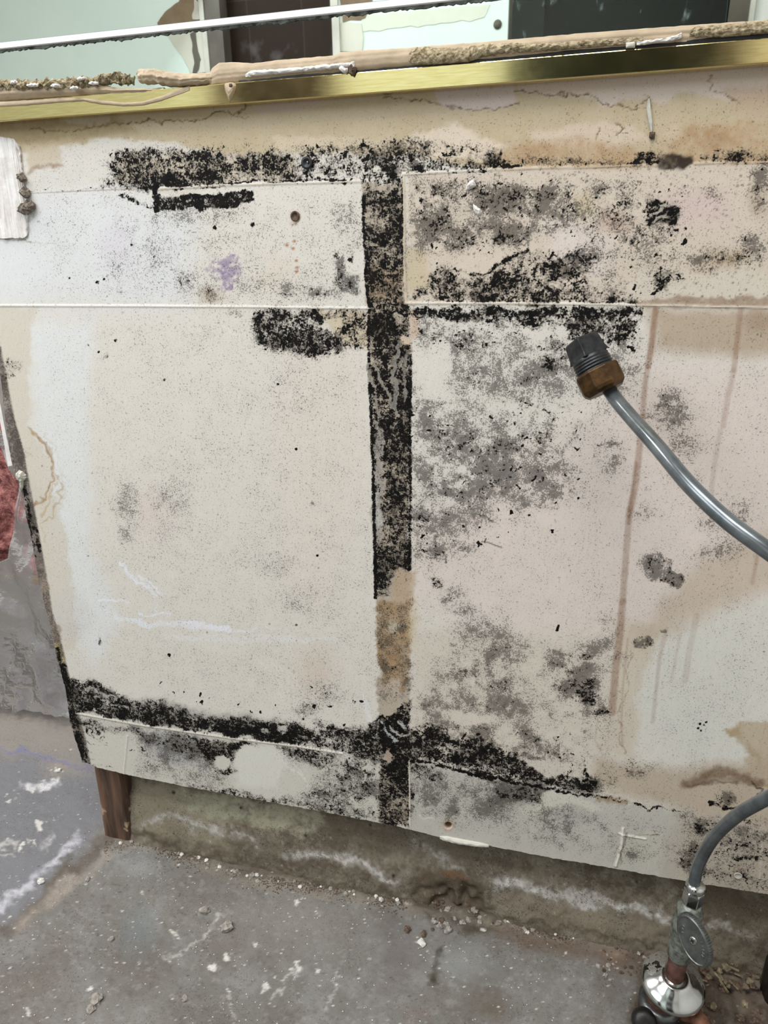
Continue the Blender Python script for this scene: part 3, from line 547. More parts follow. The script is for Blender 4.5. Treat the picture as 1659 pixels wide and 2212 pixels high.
# below the counter line, right
p.mf(P_([(885, 664), (1390, 664), (1385, 685), (1340, 690), (1250, 692), (1100, 685), (960, 690), (890, 680)], 12), 0.84, 0.4)
p.mf(P_([(960, 670), (1380, 670), (1370, 740), (1250, 735), (1180, 705), (1080, 715), (1000, 690)], 14), 0.60, 0.4); p.clean(B_(1160, 724, 42, 16, 0, 0.5), 0.9); p.clean(B_(1215, 715, 25, 14), 0.6)
for x, y, rx, ry, m, f in ((930, 715, 50, 30, .3, .7), (1010, 740, 90, 40, .25, .55), (1130, 800, 130, 80, .25, .42), (1040, 820, 100, 60, .22, .45), (1200, 770, 70, 60, .42, .45), (1330, 720, 50, 45, .5, .5), (1290, 790, 60, 40, .3, .4), (1310, 830, 60, 50, .2, .4),
                          (935, 900, 45, 30, .2, .62), (920, 950, 45, 40, .3, .6), (990, 950, 70, 50, .34, .6), (1090, 960, 80, 50, .34, .6), (1050, 1030, 110, 65, .26, .72), (1150, 1060, 90, 50, .18, .5), (1200, 1010, 60, 60, .1, .35), (930, 1040, 45, 60, .22, .5), (1180, 940, 50, 50, .36, .35), (1180, 1095, 50, 20, .35, .5), (910, 1110, 35, 50, .3, .55), (960, 1120, 60, 50, .15, .45), (930, 1190, 45, 40, .3, .45), (1000, 1180, 50, 35, .15, .4), (1130, 890, 60, 40, .38, .4),
                          (1320, 980, 60, 60, .12, .45), (1400, 920, 60, 70, .14, .4), (1455, 890, 65, 60, .25, .62), (1480, 960, 50, 50, .15, .4), (1450, 850, 50, 25, .25, .5), (1400, 1110, 40, 30, .15, .35), (1560, 1110, 90, 60, .16, .35), (1560, 1190, 80, 50, .14, .3), (1470, 1030, 60, 40, .05, .2),
                          (980, 1290, 45, 30, .22, .45), (940, 1260, 25, 25, .35, .3), (1000, 1310, 60, 25, .15, .35), (1040, 1360, 80, 50, .14, .35), (1065, 1420, 55, 40, .26, .7), (1010, 1455, 55, 30, .34, .6), (1080, 1480, 55, 35, .30, .75), (1230, 1440, 80, 40, .26, .7), (1225, 1475, 60, 35, .4, .65), (1270, 1500, 48, 48, .58, .65), (1300, 1540, 25, 20, .45, .3), (1310, 1350, 45, 40, .12, .55), (1290, 1395, 60, 30, .1, .45), (1340, 1420, 35, 15, .1, .6),
                          (1060, 1520, 130, 45, .2, .6), (940, 1530, 60, 45, .22, .68), (1000, 1580, 90, 40, .3, .7), (1120, 1600, 110, 40, .28, .6), (1220, 1640, 60, 40, .26, .5), (1370, 1660, 70, 40, .22, .3), (1300, 1690, 60, 30, .35, .3)):
    p.mf(B_(x, y, rx, ry, 0, 0.8), m, f)
p.clean(P_([(900, 775), (955, 770), (965, 855), (905, 866)], 12), 0.9); p.clean(B_(1080, 1458, 17, 17, 0, 0.4), 0.5); p.clean(P_([(970, 1530), (1060, 1545), (1070, 1560), (1000, 1570), (970, 1555)], 6), 0.85); p.clean(B_(1110, 1595, 28, 18), 0.8); p.clean(B_(1210, 930, 30, 50, 0, 0.8), 0.7)
p.mf(P_([(1396, 1200), (1430, 1195), (1448, 1215), (1452, 1235), (1475, 1238), (1478, 1250), (1468, 1270), (1445, 1268), (1430, 1258), (1398, 1258)], 4), 0.30, 0.9); p.f(B_(1410, 1215, 45, 35), 0.5)
p.mf(P_([(1370, 1385), (1385, 1375), (1415, 1385), (1415, 1395), (1395, 1402), (1372, 1395)], 3), 0.25, 0.95); p.f(B_(1430, 1367, 9, 9), 0.9)
for q in ([(990, 1080), (1020, 1105), (1065, 1122)], [(940, 1150), (950, 1185), (965, 1215)], [(1060, 960), (1075, 990), (1050, 1010)], [(935, 980), (1000, 990)], [(1185, 1410), (1240, 1415), (1280, 1412)], [(1035, 1395), (1100, 1398)], [(1290, 965), (1345, 960)], [(900, 870), (975, 872)]): p.mf(L_(q, 6, 4), 0.35, 0.6)
p.mf(P_([(886, 1570), (930, 1565), (1000, 1590), (1060, 1600), (1130, 1632), (1180, 1640), (1280, 1685), (1300, 1705), (1270, 1714), (1100, 1682), (884, 1640)], 16), 0.74, 0.7)
p.clean(P_([(1120, 1640), (1200, 1640), (1240, 1670), (1190, 1680), (1140, 1660)], 6), 0.85); p.c(P_([(1120, 1640), (1200, 1640), (1240, 1670), (1190, 1680), (1140, 1660)], 6), (206, 200, 190), 0.6)
p.m(L_([(884, 1640), (1000, 1664), (1100, 1685), (1200, 1706), (1270, 1718)], 7, 3), 0.95); p.m(L_([(1270, 1716), (1340, 1728), (1400, 1742), (1470, 1755)], 6, 4), 0.62); p.m(L_([(1262, 1640), (1266, 1670), (1258, 1698)], 10, 5), 0.75); p.c(L_([(1290, 1722), (1350, 1732)], 12, 5), (150, 122, 84), 0.7)
p.mf(P_([(886, 1645), (960, 1660), (955, 1690), (900, 1680)], 8), 0.48, 0.4); p.mf(P_([(1050, 1680), (1190, 1705), (1170, 1735), (1090, 1735)], 10), 0.42, 0.8); p.mf(P_([(884, 1660), (1100, 1700), (1100, 1790), (884, 1770)], 30), 0.16, 0.45); p.mf(P_([(1150, 1740), (1420, 1790), (1400, 1870), (1100, 1820)], 30), 0.12, 0.38)
p.mf(B_(1560, 1728, 32, 22, 15), 0.36, 0.75); p.m(L_([(1535, 1735), (1560, 1748), (1595, 1756), (1620, 1770)], 9, 4), 0.8); p.mf(P_([(1440, 1830), (1680, 1800), (1680, 1930), (1500, 1900)], 24), 0.34, 0.4); p.mf(P_([(1500, 1770), (1560, 1765), (1560, 1810), (1500, 1800)], 10), 0.42, 0.4); p.mf(P_([(1580, 1850), (1640, 1845), (1640, 1862), (1580, 1862)], 5), 0.68, 0.3); p.mf(B_(1500, 1850, 70, 40), .35, .3)
p.mf(P_([(1460, 1750), (1700, 1790), (1700, 1840), (1480, 1800)], 20), 0.25, 0.35)
# bottom left
p.mf(P_([(140, 1465), (200, 1472), (290, 1508), (420, 1538), (560, 1556), (640, 1562), (690, 1588), (800, 1600), (812, 1640), (640, 1605), (420, 1578), (165, 1536)], 12), 0.76, 0.7)
p.mf(P_([(150, 1500), (300, 1530), (480, 1560), (640, 1580), (640, 1605), (420, 1578), (165, 1536)], 5), 0.86, 0.7); p.c(P_([(150, 1480), (620, 1560), (620, 1600), (165, 1536)], 8), (150, 150, 146), 0.5)
p.clean(B_(572, 1578, 16, 9), 0.7); p.clean(B_(612, 1574, 12, 12), 0.8); p.clean(B_(700, 1598, 20, 14, 15), 0.8); p.clean(B_(745, 1608, 24, 12, 10), 0.5); p.clean(L_([(180, 1490), (250, 1505)], 6, 3), 0.5); p.clean(L_([(200, 1512), (280, 1525)], 4, 2), 0.5)
p.mf(P_([(680, 1560), (800, 1585), (812, 1600), (812, 1645), (690, 1612)], 12), 0.66, 0.5); p.mf(P_([(790, 1570), (820, 1545), (820, 1640), (780, 1630)], 8), 0.75, 0.5)
p.mf(P_([(165, 1548), (290, 1570), (300, 1585), (180, 1580)], 8), 0.42, 0.4); p.mf(P_([(290, 1570), (430, 1590), (440, 1640), (380, 1625), (300, 1598)], 12), 0.44, 0.9); p.c(P_([(290, 1570), (430, 1590), (440, 1660), (340, 1640)], 20), (148, 148, 156), 0.6)
p.mf(P_([(410, 1585), (560, 1608), (548, 1615), (510, 1620), (500, 1650), (520, 1670), (490, 1680), (440, 1640)], 8), 0.68, 0.7); p.mf(P_([(290, 1600), (480, 1640), (490, 1700), (300, 1670)], 26), 0.2, 0.6)
p.clean(B_(480, 1648, 24, 17, 0, 0.4), 0.95); p.clean(B_(390, 1650, 40, 16), 0.5); p.clean(P_([(505, 1620), (600, 1600), (625, 1640), (600, 1690), (520, 1700)], 8), 0.95); p.c(P_([(505, 1620), (600, 1600), (625, 1640), (600, 1700), (520, 1700)], 10), (216, 214, 206), 0.8)
p.mf(P_([(590, 1602), (812, 1645), (812, 1720), (700, 1670), (620, 1640)], 14), 0.52, 0.75); p.mf(P_([(700, 1660), (820, 1680), (820, 1780), (640, 1745)], 22), 0.36, 0.55); p.mf(L_([(380, 1690), (480, 1712), (640, 1738), (780, 1764)], 16, 7), 0.45, 0.5); p.m(B_(505, 1718, 16, 6, 8), 0.8)
p.clean(P_([(760, 1720), (815, 1730), (812, 1750), (770, 1745)], 6), 0.6); p.clean(P_([(190, 1600), (285, 1600), (280, 1670), (200, 1655)], 8), 0.7)
# ------------- lines, ridges, cuts
ln = lambda q, w=2.2, cc=(226, 218, 204), a=0.9, h=0.0009: (p.clean(L_(q, w+1, 1.2, True), 0.85), p.c(L_(q, w, 1.0, True), cc, a, 0.25), p.ridge(L_(q, w+1, 1.5, True), h))
ln([(-60, 660), (300, 661), (560, 663), (800, 666)], 2.4, (230, 226, 220)); ln([(878, 655), (1100, 655), (1300, 657), (1450, 660), (1700, 665)])
ln([(874, 376), (960, 371), (1060, 366)], 2.4); ln([(1060, 366), (1240, 361), (1420, 356)], 1.6, (212, 190, 166), 0.6); ln([(1500, 353), (1700, 348)], 1.6, (206, 180, 156), 0.6)
ln([(872, 376), (874, 470), (873, 560), (877, 655)], 3.0, (206, 190, 166), 0.8); ln([(345, 408), (480, 400), (700, 394), (782, 392)], 2, (196, 182, 160), 0.6)
ln([(165, 1541), (300, 1566), (500, 1595), (640, 1612), (740, 1628)], 2.2, (196, 188, 174), 0.8); ln([(884, 1642), (886, 1790)], 2.2, (216, 208, 196), 0.9)
ln([(276, 1570+20), (268, 1672)], 1.6, (190, 186, 176), 0.5)
p.c(L_([(60, 417), (200, 412), (330, 407)], 1.8, 1, True), (120, 100, 96), 0.6)
p.c(L_([(-60, 522), (20, 520), (60, 525)], 3, 1.5), (130, 116, 96), 0.8); p.c(L_([(60, 525), (118, 522)], 2, 1.5), (160, 150, 136), 0.5)
ln([(1338, 1800), (1346, 1803), (1395, 1812), (1440, 1806)][0:3], 2.5, (230, 226, 214), 0.9, 0.001); ln([(1346, 1790), (1342, 1830), (1330, 1870)], 4, (226, 222, 212), 0.9, 0.0016)
p.c(L_([(1350, 1800), (1345, 1835), (1334, 1868)], 4, 1.5), (96, 74, 56), 0.7, 0.5); p.c(L_([(1360, 1807), (1430, 1806)], 2, 1), (110, 88, 68), 0.8, 0.5)
p.c(L_([(1647, 1800), (1640, 1925)], 2.5, 1, True), (214, 208, 196), 0.6); p.c(L_([(1040, 1170), (1055, 1172), (1070, 1178), (1084, 1183)], 2.2, 0.9, True), (70, 50, 36), 0.9)
p.m(L_([(1206, 1352), (1203, 1362)], 5, 1.5, True), 1.0); p.c(L_([(1010, 612), (1050, 620), (1110, 650)], 2, 1), (190, 186, 176), 0.8)
for x0, y0, x1, y1 in ((905, 1765, 935, 1768), (915, 1700, 900, 1745), (480, 700, 520, 730), (1010, 395, 1022, 405), (610, 1640, 650, 1680), (630, 1640, 665, 1700)): p.c(L_([(x0, y0), (x1, y1)], 3, 1), (226, 224, 216), 0.6)
# nail holes, rust marks, purple stain
for x, y, r, dark in ((638, 468, 8, (96, 50, 26)), (968, 1783, 9, (84, 62, 44)), (1594, 1891, 7, (110, 70, 40))):
    p.c(B_(x, y, r*2.0, r*2.2, 0, 0.8, True), (196, 150, 118), 0.8); p.c(B_(x, y, r*1.25, r*1.15, 0, 0.4, True), (216, 206, 192), 1); p.c(B_(x, y, r, r*0.9, 0, 0.35, True), dark, 1); p.ridge(B_(x, y, r, r*0.9, 0, 0.4, True), -0.003)
p.c(B_(638, 485, 9, 8, 0, 0.6), (150, 100, 60), 0.9, 0.5)
for x, y in ((636, 521), (633, 537), (640, 563), (642, 578), (620, 530), (641, 587)): p.c(B_(x, y, 5, 4.5, 0, 0.6, True), (176, 116, 76), 0.9)
for k in range(190):
    x, y = rr.gauss(489, 13), rr.gauss(590, 24)
    if abs(y-590) < 42: p.c(B_(x, y, rr.uniform(2.5, 6), None, 0, 0.6), (150, 134, 162), 0.5)
for k in range(14): p.c(B_(rr.uniform(1505, 1545), rr.uniform(420, 455), 2.2, None, 0, 0.8, True), (124, 84, 104), 0.8)
for x, y in ((1512, 1564), (1508, 1573), (1520, 1566), (1525, 1560), (1514, 1578)): p.m(B_(x, y, 5, 4, 0, 0.7, True), 0.95)
v1 = vnoise(p.X, p.Y, 46, 91)*0.55 + vnoise(p.X, p.Y, 19, 92)*0.5 + vnoise(p.X, p.Y, 8, 93)*0.35
p.Fi = np.where(p.X < 780, p.Fi*np.clip(0.85 + 0.5*v1, 0.1, 1.5), p.Fi*np.clip(0.92 + 1.0*v1, 0.1, 1.7))
p.Mo = np.where(p.Mo < 0.9, p.Mo + np.clip(p.Mo*2, 0, 1)*0.20*v1, p.Mo)
Pw[..., 1] = -p.h.reshape(XX.shape)
me = grid_mesh('wall_back', Pw, len(us), len(vs_)); p.write(me)
M['wall'] = mould_material('mouldy_painted_drywall')
wall = struct(link('wall_back', me, M['wall']))
# board thickness: gypsum core with returns along the torn left edge and the ragged bottom edge
M['core'] = mottled('gypsum_core', (150, 140, 126), (196, 190, 178), 120, 0.95, bump=0.6, bd=0.001)
ring = [tuple(Pw[i, 0]) for i in range(len(us)-1, -1, -2)] + [tuple(Pw[0, j]) for j in range(0, len(vs_), 2)]
cv = []; cf = []
for x, y, z in ring: cv += [(x, 0.0, z), (x, 0.0125, z)]
for i in range(len(ring)-1): cf.append((2*i, 2*i+2, 2*i+3, 2*i+1))
core = mesh_obj('board_edge', cv, cf, M['core'], wall)
bk = mesh_obj('board_back', [(xl.min()+0.001, 0.0124, 0.30), (1.1, 0.0124, 0.30), (1.1, 0.0124, 2.4), (xl.min()+0.03, 0.0124, 2.4), (-0.595, 0.0124, 0.14), (1.1, 0.0124, 0.14)], [(0, 1, 2, 3), (4, 5, 1, 0)], M['core'], wall)

# ------------------------------------------------------------------ floor slab (painted concrete, splattered)
fu = np.concatenate([np.linspace(-2.6, -1.14, 8)[:-1], np.linspace(-1.14, 0.42, 700), np.linspace(0.42, 1.4, 8)[1:]])
fv = np.concatenate([np.linspace(-2.2, -0.24, 10)[:-1], np.linspace(-0.24, 0.30, 330), np.linspace(0.30, 1.4, 20)[1:]])
U, V = np.meshgrid(fu, fv, indexing='ij')
q = Painter(np.stack([U, V, U*0], -1).reshape(-1, 3), (115, 113, 109), 1.5)
q.ok = (V.ravel() > -0.5)
PX, PY = q.X, q.Y
cloud = vnoise(PX, PY, 120, 41)*0.6 + vnoise(PX, PY, 45, 42)*0.4
q.col *= (1 + 0.16*cloud)[:, None]
_a = np.arange(len(PX)); _w = vnoise(PX, PY, 70, 44)*0.5 + vnoise(PX, PY, 22, 45)*0.3 + vnoise(PX, PY, 6, 46)*0.2
q.c((_a, sm((_w-0.08)*3)*0.42), (98, 91, 84)); q.c((_a, sm((-_w-0.15)*3)*0.4), (138, 138, 138))
_w2 = vnoise(PX, PY, 12, 47)*0.5 + vnoise(PX, PY, 5, 48)*0.5; q.c((_a, sm((_w2-0.35)*4)*0.35), (150, 148, 144)); q.c((_a, sm((-_w2-0.38)*4)*0.35), (84, 78, 72))
A, Bb, Ln = q.poly, q.blob, q.line
q.c(A([(-200, 1560), (200, 1560), (240, 1760), (120, 1900), (0, 2030), (-200, 2150)], 10), (120, 121, 126), 0.8)
q.c(A([(-200, 1540), (200, 1550), (200, 1640), (-200, 1620)], 20), (138, 132, 124), 0.8)
q.c(Bb(140, 1660, 90, 40, 0, 1), (146, 138, 128), 0.8, 0.5); q.c(Ln([(-40, 1600), (60, 1630), (190, 1660)], 8, 5), (112, 112, 150), 0.6, 0.4)
q.c(Ln([(-20, 2030), (60, 1975), (140, 1890), (250, 1790)], 26, 14), (96, 88, 80), 0.75, 0.4)
q.c(Ln([(0, 1960), (70, 1900), (140, 1845), (175, 1805)], 16, 8), (190, 190, 198), 0.75, 0.6)
q.c(Ln([(40, 2000), (130, 1925), (230, 1850)], 20, 12), (160, 150, 140), 0.5, 0.6)
q.c(Bb(300, 2010, 60, 90, 10, 1), (112, 118, 120), 0.7); q.c(Bb(300, 1870, 60, 40, 0, 1), (150, 154, 156), 0.5); q.c(Bb(640, 1990, 260, 130, 0, 1), (136, 132, 128), 0.5)
q.c(Bb(860, 2080, 60, 160, 15, 1), (104, 98, 98), 0.7); q.c(Bb(1000, 2080, 110, 70, 0, 1), (140, 142, 142), 0.6); q.c(Bb(1060, 2170, 60, 50, 0, .8), (98, 90, 82), 0.8, 0.4); q.c(Bb(900, 2190, 50, 30, 0, .8), (112, 104, 98), 0.7)
q.c(Ln([(955, 2050), (945, 2090), (940, 2120)], 16, 7), (66, 60, 50), 0.85, 0.4)
q.c(A([(880, 1930), (1060, 1960), (1100, 1990), (1060, 2020), (960, 2000), (880, 1960)], 14), (74, 66, 56), 0.9, 0.4)
q.c(A([(1060, 1985), (1240, 2010), (1400, 2035), (1700, 2100), (1700, 2212), (1420, 2212), (1380, 2100), (1200, 2060), (1090, 2030)], 22), (102, 86, 73), 0.8, 0.35)
q.c(A([(1380, 2060), (1700, 2090), (1700, 2300), (1340, 2300)], 26), (74, 62, 50), 0.85, 0.4); q.c(Bb(1335, 2055, 45, 25, 0, 1), (134, 114, 98), 0.6, 0.6)
q.c(Bb(1590, 2170, 40, 40, 0, 1), (112, 104, 92), 0.7, 0.5); q.c(Bb(1562, 2140, 20, 12), (14, 12, 10), 0.95); q.c(Bb(1625, 2135, 22, 9), (10, 8, 8), 0.95)
jn = [(250, 1815), (293, 1795), (380, 1831), (488, 1869), (597, 1893), (705, 1909), (814, 1928), (900, 1947), (1056, 1970), (1116, 1988), (1228, 2008), (1400, 2036), (1640, 2104)]
q.c(Ln(jn, 34, 16), (92, 82, 70), 0.8, 0.5); q.c(Ln([(x+4, y+18) for x, y in jn], 16, 14), (150, 142, 130), 0.45, 0.9)
ri = random.Random(11)
def splat(x, y, r, cc=(206, 204, 198), a=0.9, st=1): q.c(Bb(x, y, r*st, r, ri.uniform(-40, 40), 0.5), cc, a, 0.3)
for x, y, r in ((452, 2089, 16), (490, 2069, 11), (568, 2133, 16), (590, 2118, 7), (640, 2087, 12), (682, 2094, 9), (645, 1952, 10), (83, 1784, 12), (96, 1901, 8), (315, 1927, 7), (57, 2187, 10), (556, 2046, 7), (372, 2018, 9), (203, 2143, 10), (205, 2160, 8), (124, 1666, 6), (20, 1724, 10), (905, 2035, 9), (505, 2137, 5), (12, 2085, 6), (1044, 2005, 5), (70, 1815, 9), (52, 1825, 7), (25, 1970, 6), (660, 1940, 6), (120, 1990, 5), (95, 1700, 13), (60, 1705, 14)): splat(x, y, r*0.8)
q.c(Ln([(50, 1700), (90, 1702), (130, 1692)], 14, 7), (200, 200, 202), 0.8, 1.0); q.c(Ln([(80, 1835), (110, 1800)], 10, 6), (190, 190, 190), 0.5, 1.0)
for x0, y0, x1, y1, w in ((360, 2075, 420, 2030, 6), (420, 2030, 475, 1975, 5), (580, 2165, 640, 2090, 5), (500, 2212, 505, 2135, 4), (0, 1830, 40, 1820, 8), (0, 1850, 30, 1845, 5), (730, 2100, 700, 2180, 5)): q.c(Ln([(x0, y0), (x1, y1)], w, 3), (182, 180, 176), 0.55, 0.8)
for k in range(1900):
    x = ri.uniform(-20, 1660); y = ri.uniform(1600, 2260)
    r = ri.choice((1.1, 1.1, 1.3, 1.6, 2.2, 3.0 if ri.random() < .3 else 1.2)); w = ri.random()
    q.c(q.blob(x, y, r*1.3, r, 0, 0.7, True), (212, 210, 206) if w < 0.6 else ((70, 64, 58) if w < 0.8 else (168, 160, 150)), ri.uniform(0.35, 0.95))
q.f((np.arange(len(PX)), np.clip(0.5+0.5*vnoise(PX, PY, 60, 43), 0, 1)), 0.16)
hz = 0.0010*vnoise(U.ravel()*1000, V.ravel()*1000, 30, 51) + 0.0004*vnoise(U.ravel()*1000, V.ravel()*1000, 7, 52)
i_, m_ = A([(1480, 2075), (1640, 2100), (1700, 2300), (1500, 2300)], 20); hz[i_] += m_*0.006*(vnoise(U.ravel()[i_]*1000, V.ravel()[i_]*1000, 14, 53))
i_, m_ = A([(880, 1930), (1080, 1960), (1060, 2010), (900, 1990)], 14); hz[i_] += m_*(0.003 + 0.004*vnoise(U.ravel()[i_]*1000, V.ravel()[i_]*1000, 12, 54))
Z = hz.reshape(U.shape)
me = grid_mesh('floor', np.stack([U, V, Z], -1), len(fu), len(fv)); q.write(me)
M['floor'] = mould_material('splattered_concrete', 0.5, 0.0012, 0.78)
floor = struct(link('floor', me, M['floor']))

# ------------------------------------------------------------------ concrete curb under the board
prof = [(0.032, 0.165), (0.032, 0.15), (0.033, 0.12), (0.033, 0.10), (0.032, 0.085), (0.030, 0.072), (0.026, 0.062), (0.022, 0.05), (0.018, 0.03), (0.015, 0.012), (0.012, -0.004)]
pt = np.linspace(0, 1, 110); ps = np.linspace(0, 1, len(prof))
py_ = np.interp(pt, ps, [a for a, b in prof]); pz_ = np.interp(pt, ps, [b for a, b in prof])
cx_ = np.concatenate([np.linspace(-0.585, 0.30, 620), np.linspace(0.31, 1.1, 12)])
CX, T = np.meshgrid(cx_, pt, indexing='ij')
CY = np.interp(T, pt, py_); CZ = np.interp(T, pt, pz_)
n = vnoise(CX*1000, CZ*1000, 40, 61)*0.0022 + vnoise(CX*1000, CZ*1000, 11, 62)*0.0010 + vnoise(CX*1000, CZ*1000, 4, 63)*0.0004
CY = CY + n
# ledge: the right length juts out lower down, the middle is spalled back
px_, py2 = proj(np.stack([CX, CY, CZ], -1).reshape(-1, 3))
spall = np.exp(-((px_-975)/75)**2)*sm((py2-1895)/50)
CY = CY + (spall*(0.010 + 0.010*vnoise(px_, py2, 16, 64))).reshape(CY.shape)
c = Painter(np.stack([CX, CY, CZ], -1).reshape(-1, 3), (112, 104, 90), 1.5)
cl = vnoise(c.X, c.Y, 80, 65)*0.6 + vnoise(c.X, c.Y, 28, 66)*0.4
c.col *= (1 + 0.16*cl)[:, None]
_a = np.arange(len(c.X)); _w = vnoise(c.X, c.Y, 50, 71)*0.4 + vnoise(c.X, c.Y, 17, 72)*0.35 + vnoise(c.X, c.Y, 6, 73)*0.25
c.c((_a, sm((_w-0.05)*3.5)*0.65), (84, 74, 62)); c.c((_a, sm((-_w-0.08)*3.5)*0.5), (138, 132, 120))
_w2 = vnoise(c.X, c.Y, 9, 74)*0.5 + vnoise(c.X, c.Y, 4, 75)*0.5; c.c((_a, sm((_w2-0.3)*4)*0.4), (150, 142, 128))
c.c(c.poly([(270, 1680), (500, 1720), (500, 1850), (300, 1800)], 20), (138, 130, 112), 0.8)
c.c(c.poly([(380, 1700), (540, 1730), (560, 1780), (450, 1770), (400, 1740)], 10), (150, 148, 128), 0.8, 0.9); c.c(c.poly([(500, 1720), (700, 1760), (715, 1790), (680, 1810), (560, 1785)], 8), (158, 154, 134), 0.75, 0.9)
c.c(c.poly([(700, 1760), (900, 1800), (1050, 1830), (1040, 1860), (820, 1840), (700, 1800)], 14), (104, 94, 80), 0.7)
for qq, w, a in (([(310, 1785), (350, 1765), (385, 1758), (410, 1785)], 10, 0.6), ([(420, 1785), (500, 1800), (560, 1820)], 12, 0.5), ([(620, 1845), (700, 1840), (760, 1858), (800, 1880), (850, 1905)], 16, 0.75),
                 ([(1055, 1903), (1120, 1910), (1180, 1925), (1250, 1945), (1330, 1960), (1400, 1968), (1440, 1985)], 13, 0.85), ([(1150, 1920), (1230, 1925), (1320, 1945)], 12, 0.6), ([(1200, 1940), (1300, 1960)], 16, 0.6), ([(1530, 2000), (1600, 2015), (1640, 2030)], 8, 0.5), ([(1440, 1985), (1480, 2000)], 8, 0.4), ([(900, 1820), (960, 1850), (1010, 1880)], 20, 0.25)):
    c.c(c.line(qq, w*1.2, 11), (176, 172, 167), a*0.75, 1.2); c.c(c.line(qq, w*0.4, 5), (196, 193, 190), a*0.7, 1.5)
c.c(c.poly([(900, 1880), (1010, 1880), (1050, 1920), (1050, 1990), (900, 1960), (880, 1920)], 12), (92, 80, 66), 0.85, 0.5); c.c(c.blob(980, 1890, 30, 16), (116, 84, 60), 0.7, 0.5)
c.c(c.poly([(1060, 1915), (1400, 1985), (1640, 2050), (1640, 2120), (1300, 2030), (1080, 1985)], 8), (132, 122, 106), 0.7); c.c(c.line([(300, 1800), (480, 1840), (600, 1862), (800, 1900), (900, 1925)], 12, 8), (96, 86, 76), 0.6)
c.c(c.line(jn, 10, 6), (82, 72, 58), 0.7); c.c(c.poly([(1030, 1830), (1062, 1835), (1058, 1905), (1040, 1900)], 5), (104, 96, 82), 0.6)
c.c(c.poly([(1480, 1910), (1700, 1940), (1700, 2010), (1500, 1990)], 20), (92, 82, 68), 0.7)
for k in range(420):
    r = ri.choice((1.3, 1.6, 2.2, 3)); c.c(c.blob(ri.uniform(290, 1650), ri.uniform(1690, 2100), r, None, 0, 0.8, True), ri.choice(((50, 44, 36), (60, 52, 42), (176, 170, 158))), ri.uniform(0.4, 0.9))
for x, y, r in ((375, 1712, 6), (660, 1805, 5), (520, 1745, 4), (800, 1782, 4), (850, 1892, 6), (1375, 1885+20, 5), (1500, 1935, 10)): c.c(c.blob(x, y, r, None, 0, 0.7, True), (30, 26, 22), 0.9)
c.f((np.arange(len(c.X)), np.clip(0.5+0.5*vnoise(c.X, c.Y, 50, 67), 0, 1)), 0.3)
me = grid_mesh('concrete_footing', np.stack([CX, CY, CZ], -1), len(cx_), len(pt)); c.write(me)
M['curb'] = mould_material('damp_concrete', 0.7, 0.0015, 0.85)
curb = struct(link('concrete_footing', me, M['curb']))
cb = mesh_obj('footing_body', [(-0.585, 0.033, -0.004), (-0.585, 0.033, 0.165), (-0.585, 0.16, 0.165), (-0.585, 0.16, -0.004), (1.1, 0.033, 0.165), (1.1, 0.16, 0.165), (1.1, 0.16, -0.004)], [(0, 1, 2, 3), (1, 4, 5, 2), (2, 5, 6, 3)], M['stone'], curb)

# ------------------------------------------------------------------ sawn-off stud end
def stud():
    a = at(207, 1665, 0.0135); b = onz(222, 1812); r = onz(255, 1817)
    x0 = a.x; x1 = x0 + 0.036; bm = bmesh.new(); vs = {}
    nz = 14
    for k in range(nz+1):
        z = 0.158*k/nz; l = []
        dx = (b.x - x0)*(1-k/nz)
        outline = [(x0+dx, 0.0135), (x0+dx+0.010, 0.0128), (x1-0.006, 0.0130), (x1, 0.0142), (x1+0.003, 0.020+0.004*(k/nz)), (x1-0.002+0.003*(k/nz), 0.027), (x1+0.004, 0.034), (x1+0.006, 0.05), (x1+0.005, 0.10), (x0+dx, 0.10)]
        for j, (x, y) in enumerate(outline):
            nn = mn.noise(Vector((x*90, y*90, z*18)))*0.0012
            l.append(bm.verts.new((x+nn, y+nn*0.6, max(z + (mn.noise(Vector((x*200, y*200, 3)))*0.002 if k in (0,) else 0), 0.0))))
        vs[k] = l
    m = len(vs[0])
    for k in range(nz):
        for j in range(m): bm.faces.new([vs[k][j], vs[k][(j+1) % m], vs[k+1][(j+1) % m], vs[k+1][j]])
    bm.faces.new(vs[0]); bm.faces.new(vs[nz])
    return bm_obj('wooden_stud', bm, M['wood'])
tag(stud(), 'short brown wooden stud end with splintered side under the left bottom corner of the board', 'wood stud')

